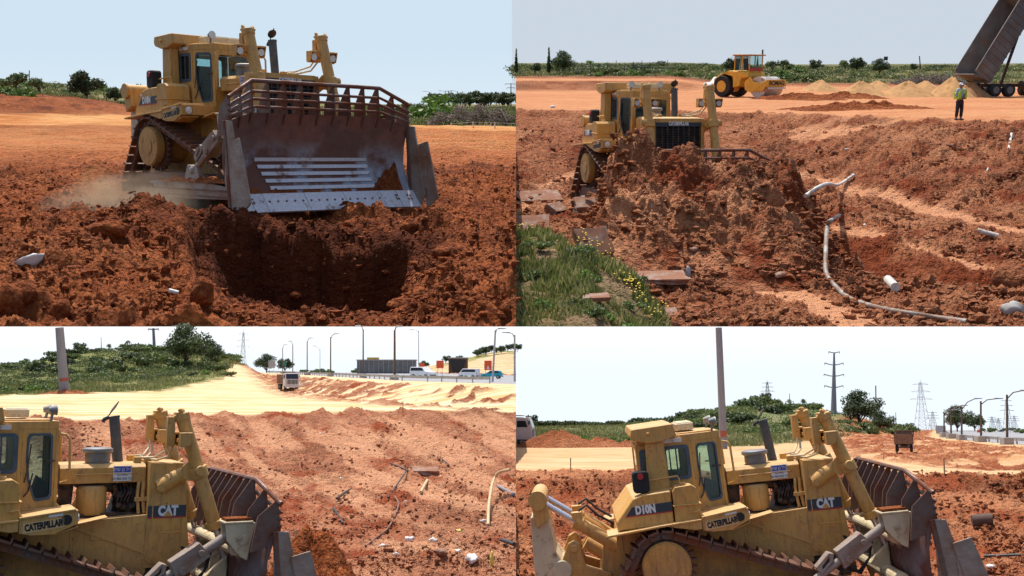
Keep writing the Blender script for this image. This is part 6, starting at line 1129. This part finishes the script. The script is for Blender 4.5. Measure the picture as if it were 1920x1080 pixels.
for i, (px, py, a, b2, c2, rz, ti, lb) in enumerate(((1010, 372, 1.0, .5, .10, .3, .35, 'large tilted concrete slab left of the bulldozer track'), (1042, 400, .42, .3, .22, .9, .5, 'upended concrete chunk beside the weeds'), (995, 425, .7, .5, .10, .1, .5, 'leaning concrete slab half hidden by weeds'), (1112, 462, .5, .4, .09, .5, .9, 'upright grey concrete slab at the edge of the weeds'), (1100, 392, .4, .28, .07, .2, .5, 'grey slab leaning under the bulldozer blade'), (1235, 525, .75, .35, .07, .1, .15, 'flat broken slab covered by red dirt'), (1250, 592, .3, .2, .08, .3, .3, 'small grey slab near the lower edge'), (1115, 560, .32, .16, .05, .2, .1, 'narrow white flat stone in the weeds'))):
    chunk(TR, px, py, a, b2, c2, SLAB, lb, 'concrete_slab', 'concrete slab', rz, ti, 20+i, boxy=True, k=.12)
chunk(BL, 797, 886, .75, .5, .14, SLAB, 'broken brown slab lying in the middle of the dirt', 'concrete_slab', 'concrete slab', .1, .15, 41, boxy=True, k=.12); chunk(BL, 828, 1040, .16, .12, .1, SLAB, 'round brown stone above the plastic bag', seed=42)
chunk(TL, 63, 497, .25, .03, .10, TRASH, 'torn white plastic sheet on the left mound', 'plastic_sheet', 'litter', .9, .3, 45, k=.5)
lit = [(640, 898, .08, 'white scrap upper left of the brown stick'), (760, 948, .06, 'white scrap right of the curved brown pipe'), (768, 1012, .16, 'crumpled white litter heap in the middle'), (812, 1015, .12, 'crumpled grey litter right of the white litter heap'), (905, 980, .11, 'white lump at the foot of the bent pipe'), (858, 1034, .1, 'white scrap above the plastic bag'), (885, 1057, .2, 'shiny plastic bag near the bottom edge'), (717, 1025, .1, 'white scrap at the end of the brown pipe'), (743, 1040, .1, 'white scrap below the brown pipe'), (600, 815, .08, 'tiny white scrap high on the bank'), (857, 1012, .05, 'tiny white scrap right of the grey litter')]
for i, (px, py, s, lb) in enumerate(lit): chunk(BL, px, py, s, s*.7, s*.5, TRASH, lb, 'litter', 'litter', seed=60+i, k=.7, sub=2)
chunk(BL, 862, 995, .16, .08, .03, YTAPE, 'crumpled yellow tape right of the litter heap', 'yellow_tape', 'litter', 0, .1, 80, k=.6); chunk(BL, 922, 1060, .05, .05, .26, YTAPE, 'yellow ribbon standing near the bottom right', 'yellow_ribbon', 'litter', 0, 0, 81, k=.4); chunk(BL, 628, 1060, .12, .1, .4, YTAPE, 'yellow and white strip beside the blade at the bottom', 'yellow_strip', 'litter', 0, .4, 82, k=.5)
chunk(BR, 1858, 1066, .11, .1, .06, TRASH, 'white scrap below the black pipe', 'litter', 'litter', seed=83); chunk(TR, 1036, 202, .18, .12, .1, TRASH, 'white scrap on the bank left of the far bulldozer', 'litter', 'litter', seed=84); chunk(TR, 1620, 430, .07, .07, .12, TRASH, 'small white scrap between the pipes', 'litter', 'litter', seed=85); chunk(TR, 1290, 518, .06, .05, .16, GALV, 'bent grey metal sheet above the broken slab', 'metal_sheet', 'litter', seed=86)
# loose clods too many to count
def clod_stuff(S, n, pxr, Yr, smin, smax, mat, zf, label, seed):
    bm = bmesh.new(); bmesh.ops.create_icosphere(bm, subdivisions=1, radius=1); bv = np.array([v.co[:] for v in bm.verts]); bf = np.array([[v.index for v in f.verts] for f in bm.faces]); bm.free()
    px = rng.uniform(*pxr, n); Y = 1/(1/Yr[0]+(1/Yr[1]-1/Yr[0])*rng.random(n)**1.0); X = (px-960)/F*Y; Z = S.h(X, Y)
    PY = S.hy+(S.hc-Z)/Y*F; m = zf(X, Y, px, PY) > rng.random(n); X, Y, Z = X[m], Y[m], Z[m]; n = len(X)
    s = smin*(smax/smin)**(rng.random(n)**2.2); j = 1+.35*rng.normal(size=(n, len(bv), 1)); sc3 = s[:, None]*(.7+.6*rng.random((n, 3))); sc3[:, 2] *= .75
    V = bv[None]*j*sc3[:, None, :]; a = rng.random(n)*6.28; c_, s_ = np.cos(a)[:, None], np.sin(a)[:, None]; V = np.stack([V[..., 0]*c_-V[..., 1]*s_, V[..., 0]*s_+V[..., 1]*c_, V[..., 2]], -1)+np.stack([X, Y, Z+s*.2], -1)[:, None]
    fcs = (bf[None]+(np.arange(n)*len(bv))[:, None, None]).reshape(-1, 3); o = mesh_np('loose_clods', V.reshape(-1, 3), fcs, mat, False); tag(o, label, 'clods', kind='stuff'); place(o, S, (0, 0, 0))
clod_stuff(TL, 26000, (-20, 967), (12.5, 55), .014, .075, E_TL, lambda X, Y, px, py: ss(270, 330, py)*(.25+.75*ss(-.2, .3, fbm(X*.6, Y*.6, 7, 3))), 'loose red clods scattered over the torn earth', 1)
clod_stuff(TR, 38000, (969, 1960), (17, 60), .018, .13, E_TR, lambda X, Y, px, py: (.2+.8*ss(-.2, .3, fbm(X*.5, Y*.5, 8, 3)))*(1-.95*ss(18, 8, np.minimum(dpoly(px, py, [(1440, 322), (1560, 345), (1700, 382), (1930, 440)]), np.minimum(dpoly(px, py, [(1380, 520), (1500, 560), (1650, 625)])-8, dpoly(px, py, [(1560, 425), (1700, 458), (1860, 510)])+4))))*ss(225, 240, py)*ss(0, 10, -sdl(px, py)*-1+0), 'loose brown clods scattered over the excavated slope', 2)
clod_stuff(BL, 30000, (-20, 967), (22, 62), .014, .09, E_BL, lambda X, Y, px, py: (py > 792)*(.15+.75*ss(-.2, .3, fbm(X*.5, Y*.5, 9, 3))), 'loose pale clods scattered over the bank', 3)
clod_stuff(BR, 34000, (969, 1960), (20, 47), .016, .12, E_BR, lambda X, Y, px, py: (.2+.8*ss(-.2, .3, fbm(X*.5, Y*.5, 10, 3)))*ss(880, 890, py), 'loose orange clods scattered over the bank', 4)
# dust thrown up under the first bulldozer
def dust(S, c, r, dens, colr, label, rz=0):
    m, t, b = nodes('drifting_dust'); t.nodes.remove(b); v = N(t, 'ShaderNodeVolumePrincipled'); v.inputs['Color'].default_value = (*colr, 1)
    oc = objc(t); ln = N(t, 'ShaderNodeVectorMath', operation='LENGTH'); t.links.new(oc, ln.inputs[0]); fall = ramp(t, ln.outputs[1], [(.15, 1.0), (.98, 0.0)])
    d = math_(t, 'MULTIPLY', math_(t, 'MULTIPLY', fall, ramp(t, noise(t, oc, 2.2, 5, .6), [(.38, 0.0), (.68, 1.0)])), dens/S.K); t.links.new(d, v.inputs['Density']); t.links.new(v.outputs[0], t.nodes['Material Output'].inputs['Volume'])
    q = MB(); q.ball((0, 0, 0), 1, 3); o = tag(q.obj('dust_cloud', m), label, 'dust', kind='stuff'); o.matrix_basis = S.M @ Matrix.Translation(c) @ Matrix.Rotation(rz, 4, 'Z') @ Matrix.Diagonal((*r, 1)); return o
dust(TL, TL.pt(300, 392, 24.2), (2.8, 1.6, .95), 3.0, (.8, .6, .42), 'brown dust billowing under the bulldozer track', .2); dust(TL, TL.pt(188, 372, 25), (.7, .6, .9), 2.6, (.95, .6, .3), 'thin orange dust plume behind the track')
dust(BR, BR.pt(1690, 845, 85), (2.6, 2.0, .8), .7, (.9, .78, .6), 'pale dust trailing around the distant truck'); dust(BL, BL.pt(565, 722, 124), (2.4, 1.6, .8), .8, (.9, .7, .5), 'dust trailing behind the truck below the highway')
